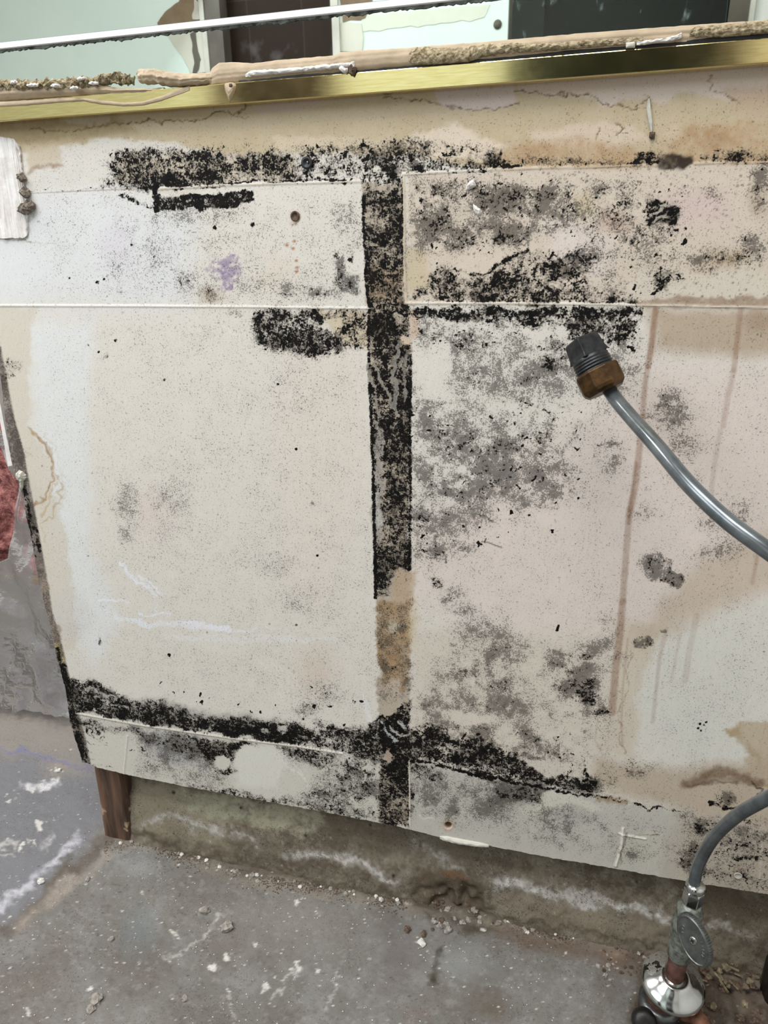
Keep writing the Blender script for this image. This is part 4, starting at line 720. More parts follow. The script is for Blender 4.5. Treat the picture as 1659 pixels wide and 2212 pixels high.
# ------------------------------------------------------------------ ribbons: adhesive beads built as bulging strips on the wall plane
def bead(name, st, mat, y0=MIR_Y, bulge=0.004, rough=0.0006, parent=None, n=18, sub=10, sc=160, pw=0.6):
    # st: list of (px, top, bottom[, bulge factor]) measured along the bead
    S_ = []
    for (a, b) in zip(st[:-1], st[1:]):
        for k in range(sub):
            t = k/sub; S_.append([a[i]*(1-t)+b[i]*t for i in range(3)] + [(a[3] if len(a) > 3 else 1)*(1-t) + (b[3] if len(b) > 3 else 1)*t])
    e = st[-1]; S_.append([e[0], e[1], e[2], e[3] if len(e) > 3 else 1])
    vs = []; fs = []; N = len(S_)
    for i, (x, ty, by, bf) in enumerate(S_):
        end = min(1, 4*min(i, N-1-i)/N + 0.15) if N > 8 else 1
        P0 = at(x, ty, y0); P1 = at(x, by, y0)
        for k in range(n+1):
            t = k/n; P = P0.lerp(P1, t); w = max(math.sin(math.pi*t), 0)**pw
            nn = mn.noise(P*sc)*rough + mn.noise(P*sc*3.1)*rough*0.6 + mn.noise(Vector((P.x*9, t*7, 3)))*bulge*0.16
            ez = mn.noise(Vector((P.x*sc, 7, t*2)))*rough*1.2
            vs.append(P + Vector((ez*0.6, -(bulge*bf*end*w) - (nn*(1 if w > 0.2 else 0.2)) - 0.0002, ez)))
        vs.append(P1 + Vector((0, 0.0012, 0))); vs.append(P0 + Vector((0, 0.0012, 0)))
    m = n+3
    for i in range(N-1):
        for k in range(m): fs.append((i*m+k, i*m+(k+1) % m, (i+1)*m+(k+1) % m, (i+1)*m+k))
    fs.append(tuple(range(m))); fs.append(tuple((N-1)*m+k for k in range(m)))
    return mesh_obj(name, vs, fs, mat, parent, True)
def slab(name, pts, y0, th, mat, parent=None, rough=0.0, jag=0.0, sub=6):
    P = []
    for a, b in zip(pts, pts[1:]+pts[:1]):
        for k in range(sub):
            t = k/sub; v = at(a[0]*(1-t)+b[0]*t, a[1]*(1-t)+b[1]*t, y0)
            v.x += mn.noise(v*700)*jag; v.z += mn.noise(v*700+Vector((9, 9, 9)))*jag; P.append(v)
    bm = bmesh.new(); f = bm.faces.new([bm.verts.new(v) for v in P])
    bmesh.ops.triangulate(bm, faces=[f])
    if rough: bmesh.ops.subdivide_edges(bm, edges=bm.edges[:], cuts=4, use_grid_fill=True)
    for v in bm.verts: v.co.y -= mn.noise(v.co*220)*rough
    r = bmesh.ops.extrude_face_region(bm, geom=bm.faces[:])
    for v in [g for g in r['geom'] if isinstance(g, bmesh.types.BMVert)]: v.co.y = y0 - th - (mn.noise(v.co*160) + mn.noise(v.co*420)*0.6)*rough
    return bm_obj(name, bm, mat, parent)

# ------------------------------------------------------------------ mirror with its channel
mz = lambda px, py, y: at(px, py, y).z
zs_top = np.mean([mz(0, 91, MIR_Y-.003), mz(344, 56, MIR_Y-.003), mz(560, 34, MIR_Y-.003)]); zs_bot = np.mean([mz(0, 107, MIR_Y-.001), mz(203, 89, MIR_Y-.001), mz(560, 46, MIR_Y-.001), mz(864, 15, MIR_Y-.001)])
cz0 = np.mean([mz(0, 258, -.012), mz(560, 219, -.012), mz(1120, 180, -.012), mz(1659, 142, -.012)])
cz1 = np.mean([mz(560, 174, -.012), mz(891, 146, -.012), mz(1254, 117, -.012), mz(1659, 84, -.012)])
ML, MR, MT = -0.75, 0.95, 1.85
mir = empty('wall_mirror', (0.1, MIR_Y, cz0)); tag(mir, 'frameless wall mirror reflecting the pale green room above the gold channel', 'mirror')
mesh_obj('mirror_glass', [(ML, MIR_Y, cz0+.004), (MR, MIR_Y, cz0+.004), (MR, MIR_Y, zs_bot), (ML, MIR_Y, zs_bot), (ML, -0.0012, cz0+.004), (MR, -0.0012, cz0+.004), (MR, -0.0012, zs_bot), (ML, -0.0012, zs_bot)],
         [(0, 1, 2, 3), (4, 5, 6, 7), (0, 1, 5, 4), (2, 3, 7, 6), (0, 3, 7, 4), (1, 2, 6, 5)], M['mirror'], mir)
o = mesh_obj('upper_glass', [(ML, MIR_Y-.005, zs_top), (MR, MIR_Y-.005, zs_top), (MR, MIR_Y-.005, MT), (ML, MIR_Y-.005, MT), (ML, -0.0012, zs_top), (MR, -0.0012, zs_top), (MR, -0.0012, MT), (ML, -0.0012, MT)],
             [(0, 1, 2, 3), (4, 5, 6, 7), (0, 1, 5, 4), (2, 3, 7, 6), (0, 3, 7, 4), (1, 2, 6, 5)], M['mirror'], mir)
mesh_obj('ground_edge', [(ML, MIR_Y-.0048, zs_top), (MR, MIR_Y-.0048, zs_top), (MR, MIR_Y-.0052, zs_bot), (ML, MIR_Y-.0052, zs_bot), (ML, -0.0015, zs_top), (MR, -0.0015, zs_top), (MR, -0.0015, zs_bot), (ML, -0.0015, zs_bot)],
         [(0, 1, 2, 3), (4, 5, 6, 7), (0, 1, 5, 4), (2, 3, 7, 6), (0, 3, 7, 4), (1, 2, 6, 5)], M['bevel'], mir)['label'] = 'bright white ground glass edge'
def flaked():
    vs = []; fs = []; N = 620; y = MIR_Y-.0006
    for i in range(N):
        x = ML + (0.45-ML)*i/(N-1)
        t = 0.0019*(1 + 0.7*mn.noise(Vector((x*60, 0, 0))) + 0.9*mn.noise(Vector((x*330, 2, 0)))); t = max(t, 0.0003)
        u = 0.0010*mn.noise(Vector((x*260, 5, 0)))
        for yy in (y, y-0.0006): vs += [(x, yy, zs_bot+0.0006+u*0.3), (x, yy, zs_bot-t)]
    for i in range(N-1):
        a = 4*i; b = a+4; fs += [(a, a+1, b+1, b), (a+2, b+2, b+3, a+3), (a, b, b+2, a+2), (a+1, a+3, b+3, b+1)]
    return mesh_obj('flaked_backing', vs, fs, M['backing'], mir)
flaked()['label'] = 'ragged dark line of flaked mirror backing'
bm = bmesh.new()
box_bm(bm, -0.66, 0.95, -0.0135, -0.0115, cz0, cz1); box_bm(bm, -0.66, 0.95, -0.0115, -0.0005, cz0, cz0+0.002)
ch = tag(bm_obj('mirror_channel', bm, M['brass']), 'shiny gold metal channel running under the bottom edge of the mirror', 'channel')
mod = ch.modifiers.new('b', 'BEVEL'); mod.width = 0.0006; mod.segments = 2
box('gap_shade', -0.30, 0.95, -0.0128, -0.0016, cz1-0.0005, cz1+0.0032, M['black'], ch)['label'] = 'dark strip in place of the shade above the gold lip'  # solid black strip stands in for the shadow inside the channel
YB = -0.0105
lb = [(452, 160, 183, .5), (458, 148, 182), (473, 136, 180), (506, 134, 178), (547, 137, 173), (600, 130, 168), (660, 125, 162), (722, 120, 158), (735, 113, 156), (796, 108, 151), (884, 103, 143), (938, 98, 140), (1026, 92, 131), (1120, 84, 123), (1254, 72, 108), (1429, 59, 96), (1569, 49, 88), (1659, 43, 80), (1760, 34, 72)]
lb = [(a[0], a[1], a[2]+3, *a[3:]) for a in lb]
tag(bead('adhesive_bead', lb, M['adhesive'], YB, 0.0042, 0.0003, pw=0.45), 'long smooth beige adhesive bead along the right two thirds of the gold channel', 'adhesive', 'smeared adhesive on the mirror channel')
o = bead('adhesive_bead', [(-60, 184, 222), (0, 178, 219), (100, 176, 213), (180, 180, 208), (260, 190, 205), (330, 191, 201), (355, 189, 199, .3)], M['adhesive'], YB, 0.0045, 0.0004)
tag(o, 'beige adhesive bead tapering off at the far left end of the gold channel', 'adhesive', 'smeared adhesive on the mirror channel')
o = bead('adhesive_bead', [(296, 158, 170, .6), (303, 150, 180), (320, 149, 182), (345, 150, 182), (362, 155, 188), (400, 159, 188), (450, 158, 184), (462, 156, 182, .6)], M['adhesive'], YB, 0.007, 0.0011, sc=220)
tag(o, 'lumpy ribbed end of beige adhesive bead with rounded left tip', 'adhesive', 'smeared adhesive on the mirror channel')
o = bead('adhesive_smear', [(-60, 224, 236), (0, 221, 231), (60, 217, 228), (130, 212, 222), (180, 211, 219), (220, 217, 226), (270, 222, 230), (310, 219, 228), (350, 207, 218), (380, 194, 207), (410, 186, 196, .5)], M['adhesive'], -0.0134, 0.0010, 0.0002, n=8)
tag(o, 'thin wavy smear of beige adhesive across the left face of the gold channel', 'adhesive', 'smeared adhesive on the mirror channel')
o = bead('adhesive_drip', [(486, 181, 190), (489, 179, 200), (497, 178, 221), (505, 178, 204), (510, 182, 190)], M['adhesive'], -0.0134, 0.0030, 0.0003)
tag(o, 'teardrop drip of beige adhesive hanging over the gold channel', 'adhesive'); dr = o
bead('drip_hole', [(495, 181, 187), (500, 180, 190), (503, 184, 188)], M['brownchip'], -0.0160, 0.0010, 0.0003, parent=dr)
for nm, st, lab, bl in (('adhesive_crust', [(882, 118, 132, .6), (890, 106, 138), (915, 101, 140), (950, 104, 138), (1010, 100, 134), (1040, 97, 124), (1090, 93, 116), (1140, 93, 113), (1210, 91, 108), (1300, 84, 100), (1390, 80, 94, .5)], 'gritty grey-brown crust along the middle right of the adhesive bead', 0.003),
                        ('adhesive_crust', [(1490, 68, 78, .5), (1500, 58, 80), (1560, 54, 80), (1659, 44, 72), (1760, 36, 62)], 'gritty crust on the adhesive bead at the far right of the channel', 0.0025)):
    tag(bead(nm, st, M['crust'], YB-0.0034, bl, 0.0011, sc=420, sub=16), lab, 'adhesive crust')
o = bead('torn_backing', [(-60, 180, 198), (0, 172, 197), (40, 173, 196), (80, 174, 194), (130, 171, 193), (180, 166, 189), (200, 168, 186), (240, 160, 176), (262, 158, 180), (280, 166, 178, .5)], M['crust'], YB-0.003, 0.004, 0.0030, sc=330, sub=18)
tag(o, 'ragged crumbling strip of torn residue on the left adhesive bead', 'residue')
for x, y, w in ((70, 184, 12), (120, 185, 10), (160, 190, 9), (175, 170, 8), (202, 180, 10), (30, 178, 7)):
    bead('paper_fleck', [(x-w, y-2, y+2, .4), (x-w*.3, y-4, y+4), (x+w*.5, y-4, y+3), (x+w, y-2, y+2, .4)], M['tornwhite'], YB-0.0085, 0.0016, 0.0008, parent=o, sc=500)['label'] = 'white paper fleck'
o = bead('torn_paper_strip', [(530, 158, 166, .5), (545, 152, 165), (600, 149, 160), (660, 144, 155), (700, 140, 151), (745, 136, 146), (766, 132, 142, .8)], M['tornwhite'], YB-0.0042, 0.0022, 0.0009, sc=380)
tag(o, 'long torn white paper strip stuck on the middle of the adhesive bead', 'paper strip')
bead('hanging_end', [(733, 142, 150), (741, 143, 158), (748, 146, 160), (752, 146, 155, .5)], M['tornwhite'], YB-0.0042, 0.0028, 0.0008, parent=o)
tag(bead('brown_chip', [(754, 147, 158, .6), (758, 140, 164), (764, 141, 164), (769, 146, 156, .5)], M['brownchip'], YB-0.0042, 0.004, 0.0012, sc=420), 'small brown chip at the right end of the torn white paper strip', 'debris chip')
tag(bead('torn_paper_strip', [(1375, 92, 98, .5), (1400, 87, 95), (1440, 82, 91), (1462, 76, 86), (1472, 70, 82, .7)], M['tornwhite'], YB-0.0042, 0.0022, 0.0008, sc=380), 'short white paper sliver near the right end of the adhesive bead', 'paper strip')
tag(bead('torn_paper_strip', [(1352, 92, 104), (1370, 90, 103), (1372, 91, 102, .5)], M['plaster'], YB-0.0042, 0.0012, 0.0004), 'tiny square grey paper scrap under the adhesive bead', 'paper scrap')

# ------------------------------------------------------------------ things stuck to the wall
o = slab('plaster_patch', [(-70, 290), (0, 296), (30, 300), (44, 318), (48, 350), (50, 380), (54, 420), (62, 440), (60, 480), (61, 512), (30, 515), (-70, 512)], -0.0004, 0.0018, M['tornwhite'], rough=0.0020, jag=0.0018)
tag(o, 'rough white plaster patch on the wall at the left edge under the mirror', 'plaster patch')
for k, (pts, lab) in enumerate((([(40, 378, 384, .6), (46, 374, 390), (52, 378, 392), (56, 384, 390, .5)], 'upper of the brown paper curls on the torn edge of the white plaster patch'),
                                ([(47, 410, 418, .6), (52, 404, 424), (60, 408, 428), (64, 414, 422, .5)], 'middle brown paper curl on the torn edge of the white plaster patch'),
                                ([(40, 448, 456, .6), (48, 440, 462), (58, 434, 464), (70, 436, 456), (75, 440, 450, .5)], 'largest brown paper curl at the foot of the torn plaster patch edge'))):
    tag(bead('paper_curl', pts, M['paper'], -0.002, 0.006, 0.0022, sc=380), lab, 'paper curl')
o = bead('plaster_sliver', [(1397, 225, 235, .5), (1400, 212, 262, .9), (1404, 212, 280), (1408, 240, 298), (1410, 270, 303, .6)], M['plaster'], -0.0002, 0.002, 0.0006, sc=260)
for x, y in ((1409, 292),): bead('dark_tip', [(x-6, y-6, y+6, .6), (x, y-8, y+9), (x+6, y-5, y+6, .6)], M['brownchip'], -0.0005, 0.003, 0.0010, parent=o, sc=420)
tag(o, 'thin raised plaster sliver with dark tip below the channel on the right', 'plaster sliver')
o = bead('paint_flake', [(1006, 403, 412, .5), (1014, 392, 410), (1022, 388, 406), (1028, 396, 402, .5)], M['tornwhite'], -0.0002, 0.003, 0.0008, sc=420)
tag(o, 'curled white paint flake amid the grey mould right of the black strip', 'paint flake')
tag(bead('paint_flake', [(1022, 440, 450, .5), (1028, 444, 462), (1036, 450, 466), (1040, 456, 462, .4)], M['tornwhite'], -0.0002, 0.0025, 0.0008, sc=420), 'lower of two white paint flakes amid the grey mould', 'paint flake')
tag(bead('peeling_paper', [(950, 1807, 1812, .3), (965, 1807, 1818), (1000, 1814, 1825), (1040, 1821, 1830), (1056, 1826, 1830, .4)], M['plaster'], -0.001, 0.002, 0.0006), 'pale strip of paper peeling from the bottom edge of the board', 'peeling paper')
# drywall screw with a bright point
sc_ = at(663, 352, -0.001); o = lathe('drywall_screw', [(0.0052, 0), (0.0050, 0.0012), (0.0030, 0.0016), (0.0026, 0.0008), (0, 0.0008)], sc_, (0, -1, 0), M['iron'])
tag(o, 'dark drywall screw head with a bright glint in the mould above the backsplash line', 'screw')
lathe('screw_glint', [(0.0011, 0.0), (0.0009, 0.0016), (0, 0.002)], sc_ + Vector((0.001, -0.0006, 0.0005)), (0, -1, 0), M['chrome'], parent=o, n=12)
o = lathe('wall_anchor', [(0.0042, 0), (0.0044, 0.0010), (0.0030, 0.0014), (0.0026, -0.001), (0.0022, -0.001)], at(638, 467, 0), (0, -1, 0), M['brownchip'])
tag(o, 'rusty round wall anchor above a trail of rust spots on the left panel', 'wall anchor')
o = lathe('nail_head', [(0.0040, 0), (0.0042, 0.0008), (0.0034, 0.0011), (0.0030, 0.0004), (0, 0.0003)], at(1594, 1891, 0), (0, -1, 0), M['trimwhite'])
tag(o, 'white-ringed nail head low on the board beside the grey supply line', 'nail')
# bead of metal on the left cut edge
bm = bmesh.new(); L1 = [(-30, 760), (-8, 830), (2, 880), (14, 945), (28, 1005)]; prev = None
for x, y in L1:
    a = at(x, y, 0.004); b = at(x-7 if y < 1000 else x-11, y+3, 0.004)
    r = [bm.verts.new(a), bm.verts.new(b), bm.verts.new(b + Vector((0, .012, 0))), bm.verts.new(a + Vector((0, .012, 0)))]
    if prev:
        for k in range(4): bm.faces.new([prev[k], prev[(k+1) % 4], r[(k+1) % 4], r[k]])
    else: bm.faces.new(r)
    prev = r
bm.faces.new(prev)
tag(bm_obj('corner_bead', bm, M['tornwhite']), 'thin bright white corner bead sliver beside the dirty left edge of the board', 'corner bead')
o = bead('plaster_crumb', [(36, 1022, 1030, .5), (42, 1016, 1036), (50, 1020, 1040), (56, 1026, 1034, .5)], M['plaster'], -0.001, 0.005, 0.0018, sc=320)
tag(o, 'cream plaster crumb clinging to the left edge of the board', 'plaster crumb')
bead('hanging_tail', [(44, 1030, 1046, .6), (47, 1034, 1060), (50, 1040, 1052, .5)], M['plaster'], -0.001, 0.003, 0.0010, parent=o)

# ------------------------------------------------------------------ capped supply line
YV = -0.055
def tp(px, py, y): return at(px, py, y)
sl = empty('supply_line', tp(1500, 1925, YV)); tag(sl, 'bent grey water supply line ending in a brown brass nut with dark square plug', 'water supply line')
keys = [(1499, 1930, YV), (1500, 1905, YV), (1510, 1866, -0.058), (1540, 1812, -0.075), (1588, 1765, -0.10), (1650, 1728, -0.125), (1745, 1680, -0.16), (1850, 1580, -0.195), (1880, 1460, -0.21), (1840, 1340, -0.215), (1760, 1262, -0.21), (1659, 1190, -0.20), (1570, 1124, -0.185), (1490, 1048, -0.165), (1420, 965, -0.135), (1362, 900, -0.10), (1330, 862, -0.08), (1310, 832, -0.068)]
path = spline([tp(*k) for k in keys], 10)
tube('hose', path, 0.0056, M['rubber'], sl, n=28)
nb = tp(1309, 846, -0.0735); top = tp(1258, 741, -0.062); ax = (top-nb).normalized(); LN = (top-nb).length
def hexlathe(name, prof, origin, axis, mat, parent, sides, rot=0.0):
    qn = Vector(axis).normalized().to_track_quat('Z', 'Y'); vs = []; fs = []
    for r, h in prof:
        for k in range(sides):
            a = 2*math.pi*k/sides + rot; vs.append(Vector(origin) + qn @ Vector((r*math.cos(a), r*math.sin(a), h)))
    m = len(prof)
    for i in range(m-1):
        for k in range(sides): fs.append((i*sides+k, i*sides+(k+1) % sides, (i+1)*sides+(k+1) % sides, (i+1)*sides+k))
    fs += [tuple(range(sides)), tuple((m-1)*sides+k for k in range(sides))]
    o = mesh_obj(name, vs, fs, mat, parent); md = o.modifiers.new('b', 'BEVEL'); md.width = 0.0007; md.segments = 2; md.limit_method = 'ANGLE'
    return o
hexlathe('brass_nut', [(0.0145, 0.0), (0.0172, LN*0.06), (0.0180, LN*0.12), (0.0180, LN*0.40), (0.0170, LN*0.44)], nb, ax, M['nut'], sl, 8, 0.2)['label'] = 'worn brown brass nut'
th = [(0.0138, 0)]
for k in range(5):
    h = LN*(0.42 + k*0.055); th += [(0.0142, h), (0.0152-k*0.0002, h+LN*0.012), (0.0152-k*0.0002, h+LN*0.028), (0.0138, h+LN*0.042)]
th += [(0.0140, LN*0.705), (0.0128, LN*0.715)]
plug = lathe('threaded_plug', [(r, h) for r, h in th[1:]], nb, ax, M['iron'], sl, n=48)
hexlathe('square_head', [(0.0165, LN*0.70), (0.0150, LN*0.80), (0.0138, LN*1.06), (0.0122, LN*1.09)], nb, ax, M['iron'], plug, 4, 0.35)
# ------------------------------------------------------------------ stop valve, pipe, escutcheon
pv = lambda px, py, y=YV: at(px, py, y)
pa = pv(1500, 1925); pb = pv(1452, 2128); vax = (pa-pb).normalized(); 
def along(px, py): 
    w = pv(px, py); return pb + vax*((w-pb).dot(vax))
va = empty('shutoff_valve', along(1470, 2060)); tag(va, 'tarnished chrome shutoff valve with oval handle on a brown copper pipe', 'valve')
def seg(p, q_): return (q_-p).length
n0 = along(1497, 1952); n1 = along(1503, 1908); Ln_ = seg(n0, n1)
hexlathe('compression_nut', [(0.0085, 0), (0.0100, Ln_*.08), (0.0100, Ln_*.62), (0.0082, Ln_*.70)], n0, vax, M['chrome'], va, 6, 0.3)
lathe('compression_ring', [(0.0086, Ln_*.68), (0.0094, Ln_*.75), (0.0094, Ln_*.9), (0.0072, Ln_*1.0)], n0, vax, M['chrome'], va)
b0 = along(1472, 2066); b1 = n0; Lb = seg(b0, b1)
lathe('valve_body', [(0.0112, 0), (0.0124, Lb*.03), (0.0124, Lb*.26), (0.0114, Lb*.30), (0.0128, Lb*.36), (0.0138, Lb*.5), (0.0138, Lb*.66), (0.0118, Lb*.72), (0.0118, Lb*.78), (0.0128, Lb*.80), (0.0128, Lb*.90), (0.0096, Lb*.94), (0.0092, Lb*1.0)], b0, vax, M['verdigris'], va)
hc = at(1500, 2030, YV-0.030); vdir = (Vector(CAM)-hc).normalized()
hn = (vdir*0.80 + Vector((-0.55, 0.0, -0.02))*0.55 + Vector((0, 0, -0.38))).normalized()
body_mid = along(1490, 2005)
tube('valve_stem', [body_mid, body_mid.lerp(hc, 0.5), hc - hn*0.002], 0.0055, M['verdigris'], va, n=20)
# handle: oval knurled disc, long axis running down to the right as seen from the front
e1 = (at(1537, 2067, YV-0.030) - at(1462, 1991, YV-0.030)); e1 = (e1 - hn*e1.dot(hn)).normalized(); e2 = hn.cross(e1).normalized()
def handle():
    vs = []; fs = []; n = 120; A_, B_2 = 0.0238, 0.0150
    prof = [(0.90, -0.0045, 0), (0.99, -0.0035, 1), (1.0, 0.0015, 1), (0.97, 0.0030, 0), (0.90, 0.0036, 0), (0.86, 0.0030, 0), (0.3, 0.0027, 0)]
    for s_, h, kn in prof:
        for k in range(n):
            a = 2*math.pi*k/n; z = 1 + (0.018 if k % 2 else -0.012)*kn
            vs.append(hc + e1*(A_*s_*z*math.cos(a)) + e2*(B_2*s_*z*math.sin(a)) + hn*h)
    m = len(prof)
    for i in range(m-1):
        for k in range(n): fs.append((i*n+k, i*n+(k+1) % n, (i+1)*n+(k+1) % n, (i+1)*n+k))
    fs += [tuple(range(n)), tuple((m-1)*n+k for k in range(n))]
    return mesh_obj('handle', vs, fs, M['dullchrome'], va)
hd = handle(); hd['label'] = 'flat oval knurled handle'
s0 = hc + hn*0.0026
scr = lathe('handle_screw', [(0.0040, 0), (0.0040, 0.0006), (0.0030, 0.0011), (0, 0.0012)], s0, hn, M['chrome'], hd, n=24)
bm = bmesh.new()
for a_, b_ in ((e1, e2), (e2, e1)):
    Mx = Matrix((( *a_,), (*b_,), (*hn,))).transposed().to_4x4(); Mx.translation = s0 + hn*0.00125
    box_bm(bm, -0.0022, 0.0022, -0.0005, 0.0005, -0.0003, 0.0003, Mx)
bm_obj('screw_slot', bm, M['black'], hd)
bm = bmesh.new()   # worn raised marks around the screw, too rubbed to read
for k, a in enumerate((28, 42, 56, 70, 84, 190, 206, 222, 238)):
    a = math.radians(a); c0 = hc + e1*(0.0150*math.cos(a)) + e2*(0.0092*math.sin(a)) + hn*0.0029
    Mx = Matrix((( *e1,), (*e2,), (*hn,))).transposed().to_4x4() @ Matrix.Rotation(a, 4, 'Z'); Mx.translation = c0
    box_bm(bm, -0.0011, 0.0011, -0.00025, 0.00025, -0.0004, 0.0003, Mx)
    if k % 2: box_bm(bm, -0.0002, 0.0002, -0.0008, 0.0008, -0.0004, 0.0003, Mx)
bm_obj('raised_marks', bm, M['chrome'], hd)['label'] = 'worn raised lettering'
# copper riser
floor_pt = onz(1395, 2250, 0.0)
low = pb - vax*((pb.z - 0.0)/vax.z) if vax.z > 0 else pb
tag(tube('copper_pipe', [low - vax*0.004, pb, b0 + vax*0.006], 0.0094, M['copper'], n=28, wob=0.0003), 'brown oxidised copper riser pipe passing through the chrome escutcheon', 'pipe')
es = pv(1455, 2122)
eb = pb + vax*((es-pb).dot(vax)) - vax*0.002
o = lathe('escutcheon', [(0.0112, 0.0125), (0.0118, 0.0150), (0.0130, 0.0158), (0.0150, 0.0150), (0.0180, 0.0125), (0.0240, 0.0085), (0.0290, 0.0060), (0.0318, 0.0035), (0.0326, 0.0008), (0.0318, -0.0012), (0.0300, 0.0), (0.0240, 0.005), (0.0120, 0.011), (0.0112, 0.0125)], eb, vax*0.85 + Vector((0.02, -0.22, 0.3)), M['chrome'], n=64)
def dirtychrome():
    t = NT('dirt_dulled_chrome'); se = t.n('ShaderNodeSeparateXYZ'); t.l(t.geo, se.inputs[0])
    k = t.math('ADD', t.math('MULTIPLY', t.math('SUBTRACT', se.outputs[1], eb.y), 26.0), t.math('MULTIPLY', t.math('SUBTRACT', t.noise(120, 5, 0.7), 0.5), 3.2))
    f = t.rng(k, 0.12, 0.45, 0, 0.9); col = t.mix(f, rgba((186, 188, 186)), t.mix(t.noise(300, 3), rgba((60, 54, 46)), rgba((140, 132, 118))))
    t.b.inputs['Metallic'].default_value = 1.0; t.fin(col, t.rng(f, 0, 1, 0.14, 0.75), 1.0); t.l(t.rng(f, 0, 1, 1.0, 0.1), t.b.inputs['Metallic']); return t.m
o.data.materials[0] = dirtychrome()
tag(o, 'round bell-shaped chrome escutcheon ring partly dulled with dirt around the copper riser', 'escutcheon')
# fatter pipe and fittings below the escutcheon
low2 = eb - vax*0.006
o = empty('pipe_fitting', low2 - vax*0.03); tag(o, 'thick brown pipe coupling with grey ring under the chrome escutcheon', 'pipe fitting')
g0 = onz(1372, 2235, 0.012)
tube('coupling', [low2 - vax*0.045 + Vector((-.004, 0, 0)), low2 - vax*0.008 + Vector((-.008, 0, 0))], 0.0165, M['copper'], o, wob=0.0005)
lathe('grey_ring', [(0.0165, 0), (0.0215, 0.002), (0.0220, 0.012), (0.0165, 0.015)], low2 - vax*0.036 + Vector((-.008, 0, 0)), vax, M['dullchrome'], o)
c1 = at(1505, 2192, -0.060)
tag(tube('copper_elbow', spline([at(1470, 2186, -0.055), at(1496, 2192, -0.062), at(1512, 2206, -0.072), at(1525, 2235, -0.085)], 8), 0.0085, M['copper2'], n=24), 'brighter copper elbow poking out to the right below the escutcheon', 'pipe')
bl = onz(1382, 2195, 0.01)
tag(lathe('black_fitting', [(0.010, 0), (0.0125, 0.003), (0.0125, 0.011), (0.009, 0.015), (0.004, 0.015)], at(1388, 2200, -0.075), (0.1, -0.7, 0.5), M['black']), 'shiny black round fitting left of the brown coupling at the bottom', 'fitting')
# black drain pipe at the right edge
dp = onz(1672, 2150, 0.0); 
tag(tube('drain_pipe', [Vector((dp.x+.016, dp.y, -0.01)), Vector((dp.x+.015, dp.y, 0.04)), Vector((dp.x+.015, dp.y, 0.060))], [0.030, 0.029, 0.024], M['black'], n=40, wob=0.003), 'rough black drain pipe stub at the right edge beside the footing', 'drain pipe')

# ------------------------------------------------------------------ crumbs and chips
def rock(name, loc, r, mat, seed, flat=0.6):
    bm = bmesh.new(); bmesh.ops.create_icosphere(bm, subdivisions=2, radius=r)
    for v in bm.verts:
        nn = mn.noise(v.co.normalized()*1.6 + Vector((seed*3.1, seed, 0))); v.co *= 1 + 0.55*nn; v.co.z *= flat
    o = bm_obj(name, bm, mat); o.location = loc; o.rotation_euler = (0.1, 0.15, seed*1.7); return o
def fz(px, py, r): v = onz(px, py, 0); v.z = r*0.35; return v
big = [(442, 1969, .0062, 'rounded grey concrete pebble on open floor, the left of a close pair', 'stone'), (490, 2005, .0075, 'flat grey concrete chip on open floor, the right of a close pair', 'stone'),
       (208, 2162, .0068, 'grey concrete crumb beside white splatter near the bottom left corner', 'stone'), (196, 2180, .0050, 'dark grey crumb just below another near the bottom left corner', 'stone'),
       (755, 1913, .0065, 'pale crumb against the footing below the middle of the board', 'stonew'), (360, 1821, .0050, 'cream concrete crumb in the dust right of the wooden stud', 'stonew'),
       (190, 1900, .0035, 'tiny dark crumb on bluish floor left of the wooden stud', 'stone'), (90, 1905, .0048, 'white crumb on the bluish floor at the left', 'stonew'),
       (590, 1874, .0035, 'small white crumb at the foot of the footing', 'stonew'), (545, 1822+70, .0040, 'small pale crumb beside the foot of the footing', 'stone'),
       (910, 2038, .0050, 'pale crumb beside a grey scuff on the right half of the floor', 'stonew'), (400, 2158, .0042, 'small grey crumb near the bottom edge of the floor', 'stone'), (126, 1666, .0044, 'white crumb on floor left of the board corner', 'stonew'), (240, 2030, .0035, 'small dark crumb on bluish grey patch of floor', 'stone')]
for k, (x, y, r, lab, m) in enumerate(big): tag(rock('concrete_crumb', fz(x, y, r), r, M[m], k+1, 0.55), lab, 'crumb')
protos = []
rg = random.Random(21); jx = [a for a, b in jn]; jy = [b for a, b in jn]
G1, G2, G3 = 'crumbs along the foot of the footing', 'rubble at the broken part of the footing', 'rubble around the pipes'
def scatter(n, fn, grp, lab, cat, mats, rmin, rmax, name='concrete_crumb'):
    pr = []
    for k in range(n):
        x, y = fn(); r = rg.uniform(rmin, rmax)
        if k < 5:
            o = rock(name, (0, 0, 0), 0.003, M[mats[k % len(mats)]], k+30, 0.7); pr.append(o)
        else:
            o = pr[k % 5].copy(); C.objects.link(o)
        v = onz(x, y, 0); o.location = (v.x, v.y, r*0.3); s_ = r/0.003; o.scale = (s_, s_*rg.uniform(.7, 1.1), s_); o.rotation_euler = (rg.uniform(-.3, .3), rg.uniform(-.3, .3), rg.uniform(0, 6.28))
        tag(o, lab, cat, grp)
def f1():
    x = rg.uniform(258, 880) if rg.random() < .75 else rg.uniform(1080, 1420); return x, float(np.interp(x, jx, jy)) + abs(rg.gauss(0, 9)) + 5
scatter(90, f1, G1, 'small grey crumb in the dust along the foot of the footing', 'crumb', ('stone', 'stonew', 'stone'), .0012, .0030)
scatter(46, lambda: (rg.gauss(975, 45), rg.gauss(1975, 22)), G2, 'crumb of broken concrete below the spalled middle of the footing', 'crumb', ('stone', 'brownchip', 'stone'), .0016, .0045)
